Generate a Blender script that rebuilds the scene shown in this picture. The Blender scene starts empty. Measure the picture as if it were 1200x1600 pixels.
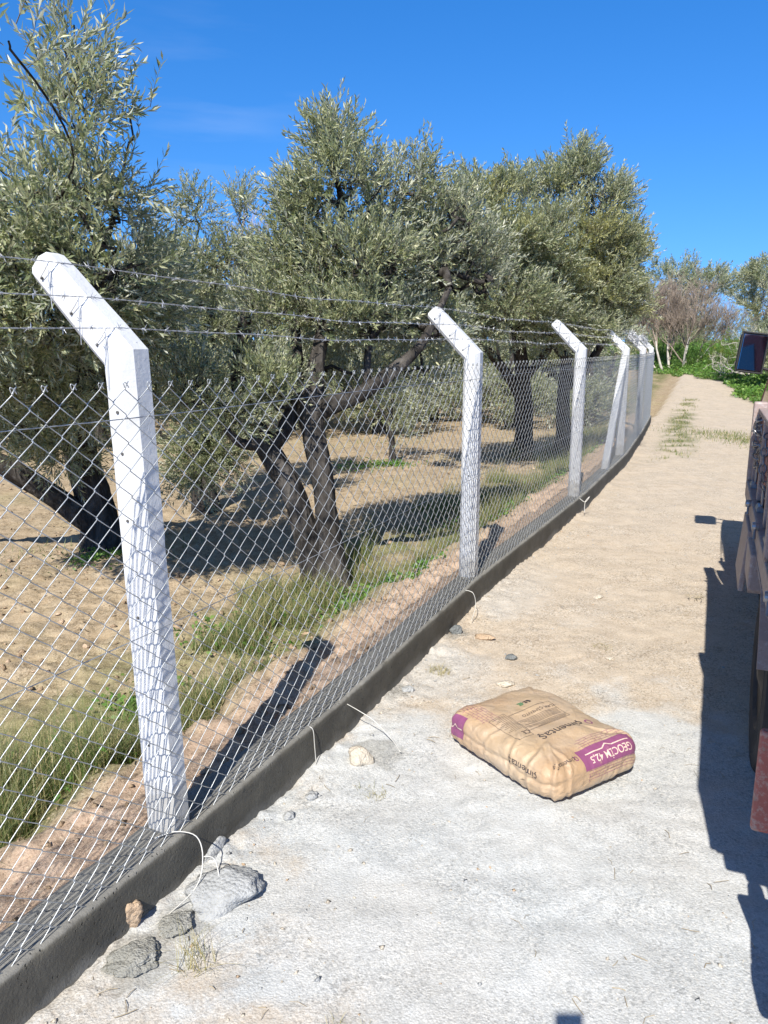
import bpy, bmesh, math, random
import numpy as np
from mathutils import Vector, Matrix, noise as mnoise
from mathutils.bvhtree import BVHTree

random.seed(11)
RNG = np.random.default_rng(11)
S = bpy.context.scene
COL = S.collection
rad = math.radians

# ------------------------------------------------------------------ camera
H_CAM = 1.70
PITCH = rad(12.0)
cam_d = bpy.data.cameras.new('camera')
cam_d.sensor_fit = 'VERTICAL'
cam_d.sensor_height = 34.6
cam_d.lens = 26.0
cam_d.clip_start = 0.02
cam_d.clip_end = 2000
cam = bpy.data.objects.new('camera', cam_d)
COL.objects.link(cam)
cam.location = (0, 0, H_CAM)
cam.rotation_euler = (rad(90) - PITCH, 0, 0)
S.camera = cam

# ------------------------------------------------------------------ sky, sun, exposure
SUN_EL, SHADOW_AZ = rad(44.0), rad(15.8)          # shadows run away from the camera, a little to the right
world = bpy.data.worlds.new("World")
S.world = world
world.use_nodes = True
wn, wl = world.node_tree.nodes, world.node_tree.links
bg = wn['Background']
sky = wn.new('ShaderNodeTexSky')
sky.sky_type = 'NISHITA'
sky.sun_disc = False
sky.sun_elevation = SUN_EL
sky.sun_rotation = SHADOW_AZ + math.pi
sky.altitude = 200
sky.air_density = 1.0
sky.dust_density = 0.0
sky.ozone_density = 3.0
bg.inputs['Strength'].default_value = 0.126
# one faint wisp of cirrus, low over the orchard
tc = wn.new('ShaderNodeTexCoord')
sv = wn.new('ShaderNodeVectorMath')                 # clear dry air: the deep blue reaches down to the horizon
sv.operation = 'MULTIPLY_ADD'
sv.inputs[1].default_value = (1, 1, 0.86)
sv.inputs[2].default_value = (0, 0, 0.17)
wl.new(tc.outputs['Generated'], sv.inputs[0])
svn = wn.new('ShaderNodeVectorMath')
svn.operation = 'NORMALIZE'
wl.new(sv.outputs['Vector'], svn.inputs[0])
wl.new(svn.outputs['Vector'], sky.inputs['Vector'])
mp = wn.new('ShaderNodeMapping')
mp.inputs['Location'].default_value = (0.6, 2.4, 3.1)
mp.inputs['Rotation'].default_value = (0, 0, rad(-12))
mp.inputs['Scale'].default_value = (3.0, 3.0, 22.0)
nz = wn.new('ShaderNodeTexNoise')
nz.inputs['Scale'].default_value = 1.6
nz.inputs['Detail'].default_value = 6.0
wl.new(tc.outputs['Generated'], mp.inputs['Vector'])
wl.new(mp.outputs['Vector'], nz.inputs['Vector'])
rp = wn.new('ShaderNodeValToRGB')
rp.color_ramp.elements[0].position = 0.48
rp.color_ramp.elements[0].color = (0, 0, 0, 1)
rp.color_ramp.elements[1].position = 0.85
rp.color_ramp.elements[1].color = (1, 1, 1, 1)
wl.new(nz.outputs['Fac'], rp.inputs['Fac'])
dot = wn.new('ShaderNodeVectorMath')
dot.operation = 'DOT_PRODUCT'
dot.inputs[1].default_value = Vector((-0.195, 0.93, 0.262)).normalized()
wl.new(tc.outputs['Generated'], dot.inputs[0])
mr = wn.new('ShaderNodeMapRange')
mr.inputs['From Min'].default_value = 0.9915
mr.inputs['From Max'].default_value = 1.0
mr.inputs['To Max'].default_value = 0.10
wl.new(dot.outputs['Value'], mr.inputs['Value'])
mm = wn.new('ShaderNodeMath')
mm.operation = 'MULTIPLY'
wl.new(rp.outputs['Color'], mm.inputs[0])
wl.new(mr.outputs['Result'], mm.inputs[1])
mx = wn.new('ShaderNodeMix')
mx.data_type = 'RGBA'
wl.new(mm.outputs['Value'], mx.inputs['Factor'])
hs = wn.new('ShaderNodeHueSaturation')
hs.inputs['Hue'].default_value = 0.508
hs.inputs['Saturation'].default_value = 1.36
hs.inputs['Value'].default_value = 1.2
wl.new(sky.outputs['Color'], hs.inputs['Color'])
# sky above the view dimmed and greyed to weaken the fill in shadows
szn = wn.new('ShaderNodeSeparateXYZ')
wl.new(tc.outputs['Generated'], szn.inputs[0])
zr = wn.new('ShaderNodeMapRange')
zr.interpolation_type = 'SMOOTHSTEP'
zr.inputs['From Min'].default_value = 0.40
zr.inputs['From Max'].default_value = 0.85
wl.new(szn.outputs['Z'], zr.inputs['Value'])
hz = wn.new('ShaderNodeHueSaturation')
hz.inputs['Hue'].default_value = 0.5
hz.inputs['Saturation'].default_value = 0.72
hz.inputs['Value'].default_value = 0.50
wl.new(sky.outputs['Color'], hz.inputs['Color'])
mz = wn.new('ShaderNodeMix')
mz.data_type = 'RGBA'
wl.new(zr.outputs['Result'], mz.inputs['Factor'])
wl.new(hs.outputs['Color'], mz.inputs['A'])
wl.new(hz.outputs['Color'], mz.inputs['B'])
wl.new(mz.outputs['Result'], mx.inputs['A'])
mx.inputs['B'].default_value = (5.5, 6.0, 6.6, 1)
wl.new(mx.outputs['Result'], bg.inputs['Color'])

sun_d = bpy.data.lights.new('sun', 'SUN')
sun_d.energy = 5.0
sun_d.angle = rad(0.5)
sun_d.color = (1.0, 0.955, 0.87)
sun = bpy.data.objects.new('sun', sun_d)
COL.objects.link(sun)
SUN_DIR = Vector((math.sin(SHADOW_AZ) * math.cos(SUN_EL), math.cos(SHADOW_AZ) * math.cos(SUN_EL), -math.sin(SUN_EL)))
sun.rotation_euler = SUN_DIR.to_track_quat('-Z', 'Y').to_euler()
sun.location = (-4, -14, 16)

S.view_settings.view_transform = 'Standard'
S.view_settings.look = 'None'
S.view_settings.gamma = 1.0
S.view_settings.exposure = 0.57
S.view_settings.use_curve_mapping = False
S.render.engine = 'CYCLES'
S.cycles.max_bounces = 6
S.cycles.transparent_max_bounces = 8


# ------------------------------------------------------------------ object helpers
def tag(o, label=None, cat=None, group=None, kind=None):
    if label: o['label'] = label
    if cat: o['category'] = cat
    if group: o['group'] = group
    if kind: o['kind'] = kind
    return o


def empty(name, loc=(0, 0, 0), rz=0.0):
    o = bpy.data.objects.new(name, None)
    o.empty_display_size = 0.1
    COL.objects.link(o)
    o.location = loc
    o.rotation_euler = (0, 0, rz)
    return o


def link_mesh(name, me, mats=None, parent=None, smooth=False):
    if mats is not None:
        for m in (mats if isinstance(mats, (list, tuple)) else [mats]):
            me.materials.append(m)
    if smooth and len(me.polygons):
        me.polygons.foreach_set('use_smooth', np.ones(len(me.polygons), dtype=bool))
    o = bpy.data.objects.new(name, me)
    COL.objects.link(o)
    if parent is not None:
        o.parent = parent
    return o


def np_mesh(name, V, quads=None, tris=None, mat_q=None, mat_t=None):
    """mesh from numpy arrays of vertices, quads and triangles"""
    V = np.asarray(V, dtype=np.float32)
    nq = 0 if quads is None else len(quads)
    nt = 0 if tris is None else len(tris)
    me = bpy.data.meshes.new(name)
    me.vertices.add(len(V))
    me.vertices.foreach_set('co', V.ravel())
    loops = []
    if nq: loops.append(np.asarray(quads, dtype=np.int32).ravel())
    if nt: loops.append(np.asarray(tris, dtype=np.int32).ravel())
    loops = np.concatenate(loops)
    me.loops.add(len(loops))
    me.loops.foreach_set('vertex_index', loops)
    tot = np.concatenate([np.full(nq, 4, np.int32), np.full(nt, 3, np.int32)])
    st = np.concatenate([[0], np.cumsum(tot)[:-1]]).astype(np.int32)
    me.polygons.add(nq + nt)
    me.polygons.foreach_set('loop_start', st)
    me.polygons.foreach_set('loop_total', tot)
    if mat_q is not None or mat_t is not None:
        mi = np.concatenate([np.zeros(nq, np.int32) if mat_q is None else np.asarray(mat_q, np.int32),
                             np.zeros(nt, np.int32) if mat_t is None else np.asarray(mat_t, np.int32)])
        me.polygons.foreach_set('material_index', mi)
    me.update(calc_edges=True)
    me.validate(verbose=False)
    return me


def frame_of(d):
    d = Vector(d).normalized()
    a = Vector((0, 0, 1)) if abs(d.z) < 0.9 else Vector((1, 0, 0))
    u = d.cross(a).normalized()
    return u, d.cross(u).normalized(), d


class MB:
    """collects boxes, tubes, lathes and lofts into ONE mesh"""
    def __init__(self):
        self.v, self.f = [], []

    def add(self, verts, faces):
        b = len(self.v)
        self.v += [tuple(p) for p in verts]
        self.f += [tuple(i + b for i in f) for f in faces]

    def box(self, c, s, rot=None, bev=0.0):
        hx, hy, hz = s[0] / 2, s[1] / 2, s[2] / 2
        bev = min(bev, hx * .9, hy * .9, hz * .9)
        if bev <= 0:
            vs = [(-hx, -hy, -hz), (hx, -hy, -hz), (hx, hy, -hz), (-hx, hy, -hz),
                  (-hx, -hy, hz), (hx, -hy, hz), (hx, hy, hz), (-hx, hy, hz)]
            fs = [(0, 3, 2, 1), (4, 5, 6, 7), (0, 1, 5, 4), (1, 2, 6, 5), (2, 3, 7, 6), (3, 0, 4, 7)]
        else:
            bm = bmesh.new()
            bmesh.ops.create_cube(bm, size=1.0)
            for v in bm.verts:
                v.co = Vector((v.co.x * hx * 2, v.co.y * hy * 2, v.co.z * hz * 2))
            bmesh.ops.bevel(bm, geom=bm.edges[:], offset=bev, segments=2, affect='EDGES', profile=0.5)
            bm.verts.index_update()
            vs = [v.co.copy() for v in bm.verts]
            fs = [[v.index for v in f.verts] for f in bm.faces]
            bm.free()
        R = rot if rot is not None else Matrix.Identity(3)
        c = Vector(c)
        self.add([c + R @ Vector(p) for p in vs], fs)

    def tube(self, pts, r, n=8, cap=True, twist=0.0):
        pts = [Vector(p) for p in pts]
        rs = r if isinstance(r, (list, tuple)) else [r] * len(pts)
        u = None
        vs, fs = [], []
        for i, p in enumerate(pts):
            t = (pts[min(i + 1, len(pts) - 1)] - pts[max(i - 1, 0)])
            t = t.normalized() if t.length > 1e-9 else Vector((0, 0, 1))
            if u is None:
                u = frame_of(t)[0]
            u = (u - t * u.dot(t))
            u = u.normalized() if u.length > 1e-6 else frame_of(t)[0]
            w = t.cross(u)
            for k in range(n):
                a = 2 * math.pi * k / n + twist * i
                vs.append(p + (u * math.cos(a) + w * math.sin(a)) * rs[i])
        for i in range(len(pts) - 1):
            for k in range(n):
                a, b = i * n + k, i * n + (k + 1) % n
                fs.append((a, b, b + n, a + n))
        if cap:
            fs.append(tuple(reversed(range(n))))
            fs.append(tuple(range((len(pts) - 1) * n, len(pts) * n)))
        self.add(vs, fs)

    def lathe(self, prof, n=24, axis='x', c=(0, 0, 0)):
        """prof = [(radius, offset along axis)]"""
        vs, fs = [], []
        for (r, h) in prof:
            for k in range(n):
                a = 2 * math.pi * k / n
                p = (h, r * math.cos(a), r * math.sin(a)) if axis == 'x' else \
                    ((r * math.cos(a), h, r * math.sin(a)) if axis == 'y' else (r * math.cos(a), r * math.sin(a), h))
                vs.append(Vector(p) + Vector(c))
        m = len(prof)
        for i in range(m - 1):
            for k in range(n):
                fs.append((i * n + k, i * n + (k + 1) % n, (i + 1) * n + (k + 1) % n, (i + 1) * n + k))
        fs.append(tuple(reversed(range(n))))
        fs.append(tuple(range((m - 1) * n, m * n)))
        self.add(vs, fs)

    def build(self, name, mats=None, parent=None, smooth=False, fix=True):
        me = bpy.data.meshes.new(name)
        me.from_pydata([tuple(p) for p in self.v], [], self.f)
        me.update()
        if fix:
            bm = bmesh.new()
            bm.from_mesh(me)
            bmesh.ops.recalc_face_normals(bm, faces=bm.faces[:])
            bm.to_mesh(me)
            bm.free()
        return link_mesh(name, me, mats, parent, smooth)


# ------------------------------------------------------------------ numpy noise
_perm = np.random.default_rng(5).permutation(512)
_grad = np.random.default_rng(6).normal(size=(512, 2))
_grad /= np.linalg.norm(_grad, axis=1)[:, None]


def pn(x, y, seed=0):
    """2-D gradient noise, about -1..1"""
    x = np.asarray(x, float) + seed * 17.31
    y = np.asarray(y, float) + seed * 9.77
    xi, yi = np.floor(x).astype(int), np.floor(y).astype(int)
    xf, yf = x - xi, y - yi
    u, v = xf ** 3 * (xf * (xf * 6 - 15) + 10), yf ** 3 * (yf * (yf * 6 - 15) + 10)

    def g(i, j, dx, dy):
        h = _perm[(_perm[i & 511] + j) & 511]
        return _grad[h, 0] * dx + _grad[h, 1] * dy
    a = g(xi, yi, xf, yf)
    b = g(xi + 1, yi, xf - 1, yf)
    c = g(xi, yi + 1, xf, yf - 1)
    d = g(xi + 1, yi + 1, xf - 1, yf - 1)
    return 1.5 * ((a * (1 - u) + b * u) * (1 - v) + (c * (1 - u) + d * u) * v)


def fbm(x, y, oct=4, seed=0, gain=0.5):
    r, a = 0.0, 1.0
    for o in range(oct):
        r = r + a * pn(x * 2 ** o, y * 2 ** o, seed + o * 3)
        a *= gain
    return r


def sstep(a, b, x):
    t = np.clip((x - a) / (b - a), 0, 1)
    return t * t * (3 - 2 * t)


# ------------------------------------------------------------------ material helper
class M:
    def __init__(self, name):
        self.m = bpy.data.materials.new(name)
        self.m.use_nodes = True
        self.n, self.l = self.m.node_tree.nodes, self.m.node_tree.links
        self.b = self.n['Principled BSDF']
        self.out = self.n['Material Output']
        self.b.inputs['Specular IOR Level'].default_value = 0.25

    def node(self, t, **kw):
        n = self.n.new(t)
        for k, v in kw.items():
            setattr(n, k, v)
        return n

    def put(self, sock, v):
        if hasattr(v, 'is_linked') or isinstance(v, bpy.types.NodeSocket):
            self.l.new(v, sock)
        else:
            sock.default_value = v

    def coord(self, kind='Object', scale=(1, 1, 1)):
        t = self.node('ShaderNodeTexCoord')
        m = self.node('ShaderNodeMapping')
        m.inputs['Scale'].default_value = scale
        self.l.new(t.outputs[kind], m.inputs['Vector'])
        return m.outputs['Vector']

    def noise(self, scale, detail=5, rough=0.6, vec=None, dist=0.0):
        n = self.node('ShaderNodeTexNoise')
        n.inputs['Scale'].default_value = scale
        n.inputs['Detail'].default_value = detail
        n.inputs['Roughness'].default_value = rough
        n.inputs['Distortion'].default_value = dist
        self.l.new(vec if vec is not None else self.coord(), n.inputs['Vector'])
        return n.outputs['Fac']

    def voronoi(self, scale, vec=None, feature='F1', out='Distance', rnd=1.0):
        n = self.node('ShaderNodeTexVoronoi', feature=feature)
        n.inputs['Scale'].default_value = scale
        n.inputs['Randomness'].default_value = rnd
        self.l.new(vec if vec is not None else self.coord(), n.inputs['Vector'])
        return n.outputs[out]

    def attr(self, name):
        n = self.node('ShaderNodeAttribute', attribute_name=name)
        return n.outputs['Fac']

    def island(self):
        return self.node('ShaderNodeNewGeometry').outputs['Random Per Island']

    def ramp(self, fac, stops, interp='LINEAR'):
        n = self.node('ShaderNodeValToRGB')
        n.color_ramp.interpolation = interp
        e = n.color_ramp.elements
        while len(e) < len(stops): e.new(0.5)
        for i, (p, c) in enumerate(stops):
            e[i].position = p
            c = c if isinstance(c, (tuple, list)) else (c, c, c)
            e[i].color = (*c[:3], 1)
        self.l.new(fac, n.inputs['Fac'])
        return n.outputs['Color']

    def mix(self, fac, a, b, mode='MIX'):
        n = self.node('ShaderNodeMix', data_type='RGBA', blend_type=mode)
        self.put(n.inputs['Factor'], fac)
        for s, v in ((n.inputs['A'], a), (n.inputs['B'], b)):
            if isinstance(v, (tuple, list)): v = (*v[:3], 1)
            self.put(s, v)
        return n.outputs['Result']

    def math(self, op, a, b=0.0, clamp=False):
        n = self.node('ShaderNodeMath', operation=op, use_clamp=clamp)
        self.put(n.inputs[0], a)
        self.put(n.inputs[1], b)
        return n.outputs['Value']

    def bump(self, h, strength=0.5, dist=0.01, normal=None):
        n = self.node('ShaderNodeBump')
        n.inputs['Strength'].default_value = strength
        n.inputs['Distance'].default_value = dist
        self.l.new(h, n.inputs['Height'])
        if normal is not None: self.l.new(normal, n.inputs['Normal'])
        return n.outputs['Normal']

    def done(self, color=None, rough=0.8, metal=0.0, normal=None, spec=None):
        if color is not None:
            if isinstance(color, (tuple, list)): color = (*color[:3], 1)
            self.put(self.b.inputs['Base Color'], color)
        self.put(self.b.inputs['Roughness'], rough)
        self.b.inputs['Metallic'].default_value = metal
        if normal is not None: self.l.new(normal, self.b.inputs['Normal'])
        if spec is not None: self.b.inputs['Specular IOR Level'].default_value = spec
        return self.m


def plain(name, c, rough=0.6, metal=0.0, var=0.15, scale=8, bump=0.0):
    """a simple surface with a little unevenness"""
    k = M(name)
    f = k.noise(scale, 6, 0.65)
    c1 = tuple(x * (1 - var) for x in c)
    c2 = tuple(min(1, x * (1 + var)) for x in c)
    col = k.ramp(f, [(0.3, c1), (0.7, c2)])
    nrm = k.bump(k.noise(scale * 8, 4, 0.6), bump, 0.004) if bump else None
    return k.done(col, rough, metal, nrm)

# ------------------------------------------------------------------ fence line and lie of the land
# top front edge of the low wall, from behind the camera to the far end (x, y)
WALL_PTS = [(-1.72, 0.10), (-0.94, 1.60), (-0.64, 2.19), (-0.16, 3.18), (0.17, 3.93), (0.63, 4.97), (0.98, 5.69),
            (2.18, 8.15), (3.59, 11.29), (4.90, 14.55), (6.16, 17.80)]
_wx = np.array([p[0] for p in WALL_PTS]); _wy = np.array([p[1] for p in WALL_PTS])
_seg = np.hypot(np.diff(_wx), np.diff(_wy)); _ws = np.concatenate([[0], np.cumsum(_seg)])
WALL_LEN = _ws[-1]
WALL_TOP = 0.18
WALL_W = 0.155


def wall_at(s):
    """point on the wall's front edge at arc length s, and the tangent there"""
    s = np.asarray(s, float)
    x, y = np.interp(s, _ws, _wx), np.interp(s, _ws, _wy)
    e = 0.25
    tx = np.interp(s + e, _ws, _wx) - np.interp(s - e, _ws, _wx)
    ty = np.interp(s + e, _ws, _wy) - np.interp(s - e, _ws, _wy)
    n = np.hypot(tx, ty)
    return x, y, tx / n, ty / n


def wall_s(y):
    return float(np.interp(y, _wy, _ws))


def off_wall(x, y):
    """signed distance from the wall's front edge, positive on the road side"""
    xe = np.interp(y, np.concatenate([[-60], _wy, [40, 400]]),
                   np.concatenate([[_wx[0] - 60.1 * 0.49], _wx, [15.5, 160]]))
    return 0.91 * (np.asarray(x, float) - xe)


def rise(y):
    t = np.maximum(0, np.asarray(y, float) - 16.0)
    return np.minimum(0.047 * (t - 5 * (1 - np.exp(-t / 5))), 2.2 + 0.004 * t)


def ground_z(x, y, fine=True):
    x = np.asarray(x, float); y = np.asarray(y, float)
    s = off_wall(x, y)
    near = np.exp(-np.hypot(x, y - 3) / 9.0)
    # road side
    r = 0.014 * pn(x * 0.9, y * 0.9, 1) + 0.008 * fbm(x * 3.1, y * 3.1, 3, 2)
    deb = np.exp(-np.maximum(s, 0) / 0.16)
    r = r + deb * (0.010 + 0.018 * fbm(x * 2.2, y * 2.2, 2, 7) + 0.014 * np.abs(fbm(x * 11, y * 11, 3, 8)) + 0.010 * pn(x * 31, y * 31, 9))
    if fine:
        rough = np.clip(0.35 + deb + 0.6 * sstep(0.1, -0.4, pn(x * .8, y * .8, 3)), 0, 1.3)
        r = r + near * (0.25 + rough) * (0.0040 * fbm(x * 14, y * 14, 3, 4) + (0.0008 + 0.0035 * deb) * np.abs(pn(x * 43, y * 43, 5)) + (.0005 + 0.003 * deb) * pn(x * 71, y * 71, 6))
    # orchard side: a bank of dug soil against the wall, then tilled ground
    q = -s
    lump = 0.5 + 0.5 * fbm(x * 2.3, y * 2.3, 3, 12)
    bank = sstep(0.0, 0.13, q) * (1 - sstep(0.34 + 0.14 * lump, 0.85 + 0.2 * lump, q))
    o = -0.14 + (0.265 + 0.05 * lump) * bank * sstep(20.5, 18.0, y)
    o = o + 0.022 * fbm(x * 1.6, y * 1.6, 4, 13) * sstep(.2, .5, q) + 0.05 * pn(x * 0.25, y * 0.25, 14) * sstep(1, 3, q)
    if fine:
        o = o + sstep(.1, .25, q) * (0.022 * fbm(x * 6, y * 6, 4, 15) + 0.024 * np.abs(pn(x * 12, y * 12, 18)) + 0.016 * np.abs(pn(x * 25, y * 25, 16)))
    m = sstep(0.0, 0.10, q)
    return r * (1 - m) + o * m + rise(y)


def axis(lo, a, b, hi, d, g):
    """grid lines: step d between a and b, growing by g outwards"""
    mid = list(np.arange(a, b, d))
    up, p = [], b
    while p < hi:
        up.append(p); p += d + g * (p - b)
    up.append(hi)
    dn, p = [], a - d
    while p > lo:
        dn.append(p); p -= d + g * (a - p)
    dn.append(lo)
    return np.array(dn[::-1] + mid + up)


gx = axis(-320, -1.7, 1.75, 320, 0.019, 0.020)
gy = axis(-60, 1.3, 5.6, 420, 0.020, 0.016)
GX, GY = np.meshgrid(gx, gy)
GZ = ground_z(GX, GY)
nx, ny = len(gx), len(gy)
V = np.stack([GX.ravel(), GY.ravel(), GZ.ravel()], 1)
I = np.arange(nx * ny).reshape(ny, nx)
Q = np.stack([I[:-1, :-1].ravel(), I[:-1, 1:].ravel(), I[1:, 1:].ravel(), I[1:, :-1].ravel()], 1)
gme = np_mesh('ground', V, Q)
SX, SY = GX.ravel(), GY.ravel()
SO = off_wall(SX, SY)
# spilled cement and stone dust on the road (a stain with its own outline)
wob = 0.24 * fbm(SX * 1.3, SY * 1.3, 4, 21) + 0.12 * fbm(SX * 5, SY * 5, 3, 22)
d1 = np.hypot((SX - 0.72) / 1.42, (SY - 2.00) / 1.66)
c1 = sstep(1.16, 0.72, d1 + wob)
c2 = sstep(0.75, 0.10, SO) * sstep(-0.20, 0.35, fbm(SX * 1.1, SY * 1.1, 3, 24) + 0.25) * sstep(7.5, 4.0, SY) * 0.7
c3 = 0.40 * sstep(0.20, 0.60, fbm(SX * 0.9 + 5, SY * 0.9, 4, 26)) * sstep(6.5, 3.2, SY)
sandy = sstep(0.62, 0.20, np.hypot((SX + 0.30) / 0.50, (SY - 1.62) / 0.34) + 0.35 * fbm(SX * 3, SY * 3, 3, 28))
cem = np.clip(np.maximum(np.maximum(c1, c2 * .8), c3) * (1 - 0.55 * sandy), 0, 1) * (SO > -0.02)
orch = sstep(0.02, -0.08, SO)
VERGE_Y, VERGE_X = [20, 23.5, 27, 30, 33, 37.3, 40, 43], [9.8, 10.8, 12.0, 12.9, 13.0, 12.4, 10.5, 6]
grs = np.zeros_like(SX)
grs += orch * sstep(0.35, 0.8, -SO) * sstep(2.3, 1.2, -SO) * sstep(-.3, .3, fbm(SX * .8, SY * .8, 3, 31) + .25) * sstep(1.0, 2.0, SY)
grs += (1 - orch) * sstep(-.2, .5, SX - np.interp(SY, VERGE_Y, VERGE_X) + .5 * pn(SX * .7, SY * .7, 33)) * sstep(19.5, 21, SY)
grs += sstep(40, 42, SY)
grs += (1 - orch) * 0.7 * sstep(.45, .15, np.abs(SO - 0.62)) * sstep(11.5, 14, SY) * sstep(-.1, .3, fbm(SX * 2.2, SY * 2.2, 3, 34) + 0.15) * sstep(22, 19, SY)
grs = np.clip(grs, 0, 1)
mort = np.zeros_like(SX)
for (mx_, my_, mr_) in ((-0.70, 1.88, .12), (-0.61, 2.0, .09), (0.42, 4.42, .10), (0.05, 3.62, .10), (-0.02, 3.02, .12)):
    mort = np.maximum(mort, sstep(1.2, 0.7, np.hypot(SX - mx_, SY - my_) / mr_ + 0.4 * fbm(SX * 9, SY * 9, 3, 36)))
mort = mort * (SO > 0)
bnk = orch * sstep(1.05, 0.55, -SO + .25 * fbm(SX * 1.5, SY * 1.5, 3, 38)) * (1 - grs) * sstep(19, 17, SY)
for nm, arr in (('cement', cem), ('bank', bnk), ('orchard', orch), ('grassy', grs), ('mortar', mort)):
    at = gme.attributes.new(nm, 'FLOAT', 'POINT')
    at.data.foreach_set('value', arr.astype(np.float32))

k = M('ground_soil')
oc = k.coord()
n_big = k.noise(0.9, 6, 0.6, oc)
n_mid = k.noise(7, 7, 0.65, oc)
n_fin = k.noise(60, 6, 0.7, oc)
n_grit = k.noise(190, 3, 0.7, oc)
vor = k.voronoi(75, oc)
vor2 = k.voronoi(26, oc)
sand = k.ramp(n_mid, [(0.25, (0.42, 0.335, 0.25)), (0.5, (0.525, 0.435, 0.335)), (0.75, (0.605, 0.515, 0.415))])
sand = k.mix(k.ramp(n_big, [(0.35, 0.0), (0.65, 0.5)]), sand, (0.52, 0.44, 0.345))
sand = k.mix(k.ramp(n_grit, [(0.55, 0.0), (0.75, 0.55)]), sand, (0.66, 0.60, 0.50))
sand = k.mix(k.ramp(n_fin, [(0.22, 0.6), (0.40, 0.0)]), sand, (0.20, 0.15, 0.10))
cemc = k.ramp(n_mid, [(0.3, (0.45, 0.465, 0.465)), (0.7, (0.585, 0.597, 0.595))])
cemc = k.mix(k.ramp(n_big, [(0.40, 0.0), (0.62, 0.75)]), cemc, (0.53, 0.505, 0.465))
cemc = k.mix(k.ramp(k.noise(1.7, 6, 0.65, oc, .6), [(0.50, 0.0), (0.68, 0.55)]), cemc, (0.43, 0.44, 0.44))
cemc = k.mix(k.ramp(n_grit, [(0.54, 0.0), (0.70, 0.8)]), cemc, (0.72, 0.73, 0.72))
cemc = k.mix(k.ramp(n_fin, [(0.28, 0.6), (0.44, 0.0)]), cemc, (0.40, 0.415, 0.42))
soil = k.ramp(n_mid, [(0.25, (0.26, 0.19, 0.115)), (0.5, (0.39, 0.30, 0.195)), (0.78, (0.53, 0.43, 0.30))])
soil = k.mix(k.ramp(n_fin, [(0.25, 0.7), (0.45, 0.0)]), soil, (0.16, 0.11, 0.07))
soil = k.mix(k.ramp(n_grit, [(0.56, 0.0), (0.74, 0.5)]), soil, (0.60, 0.50, 0.38))
soil = k.mix(k.ramp(n_big, [(0.5, 0.0), (0.7, 0.35)]), soil, (0.36, 0.33, 0.17))
grsc = k.ramp(n_mid, [(0.3, (0.075, 0.10, 0.03)), (0.7, (0.17, 0.19, 0.06))])
vc1 = k.ramp(k.voronoi(105, oc, out='Color'), [(0.16, 0.42), (0.34, 0.86), (0.6, 1.0)])
vc2 = k.ramp(k.voronoi(240, oc, out='Color'), [(0.20, 0.50), (0.38, 0.88), (0.6, 1.0)])
vc3 = k.ramp(k.voronoi(140, oc, out='Color'), [(0.62, 0.0), (0.80, 0.75)])
vc4 = k.ramp(k.voronoi(33, oc, out='Color'), [(0.10, 0.72), (0.3, 1.0)])
patch = k.ramp(k.noise(2.6, 5, 0.65, oc), [(0.36, 0.25), (0.62, 1.0)])
cf = k.ramp(k.math('ADD', k.attr('cement'), k.math('MULTIPLY', k.math('SUBTRACT', n_fin, 0.5), 0.9)), [(0.15, 0.0), (0.85, 1.0)])
base = k.mix(cf, sand, cemc)
soil = k.mix(k.math('MULTIPLY', k.attr('bank'), 0.75), soil, k.ramp(n_mid, [(0.3, (0.40, 0.275, 0.20)), (0.7, (0.56, 0.41, 0.31))]))
base = k.mix(k.attr('orchard'), base, soil)
base = k.mix(k.math('MULTIPLY', k.attr('grassy'), k.ramp(n_mid, [(0.30, 0.35), (0.55, 0.95)])), base, grsc)
mf = k.ramp(k.math('ADD', k.attr('mortar'), k.math('MULTIPLY', k.math('SUBTRACT', n_mid, 0.5), 0.7)), [(0.3, 0.0), (0.85, 1.0)])
base = k.mix(k.math('MULTIPLY', mf, 0.55), base, k.ramp(n_fin, [(0.3, (0.20, 0.195, 0.175)), (0.7, (0.33, 0.32, 0.29))]))
hgt = k.math('ADD', k.math('MULTIPLY', n_fin, 0.6), k.math('MULTIPLY', n_grit, 0.35))
calm = k.math('SUBTRACT', 1.0, k.math('MULTIPLY', k.attr('cement'), 0.35))
base = k.mix(k.math('MULTIPLY', k.math('MULTIPLY', patch, 0.75), calm), base, vc1, 'MULTIPLY')
base = k.mix(k.math('MULTIPLY', k.math('MULTIPLY', patch, 0.75), calm), base, vc2, 'MULTIPLY')
base = k.mix(k.math('MULTIPLY', k.attr('orchard'), 0.9), base, vc4, 'MULTIPLY')
base = k.mix(k.math('MULTIPLY', k.math('MULTIPLY', vc3, patch), 0.5), base, k.mix(k.attr('orchard'), (0.74, 0.71, 0.65), (0.62, 0.52, 0.38)))
hgt = k.math('ADD', hgt, k.math('MULTIPLY', k.noise(420, 2, 0.6, oc), 0.15))
hgt = k.math('SUBTRACT', hgt, k.math('MULTIPLY', k.voronoi(130, oc), 0.30))
nrm = k.bump(hgt, 0.62, 0.009)
MAT_GROUND = k.done(base, 0.95, 0, nrm, 0.1)
ground = link_mesh('ground', gme, MAT_GROUND, smooth=True)
tag(ground, 'dusty sand road and tilled orchard soil with spilled grey cement dust', 'ground', kind='structure')

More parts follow.
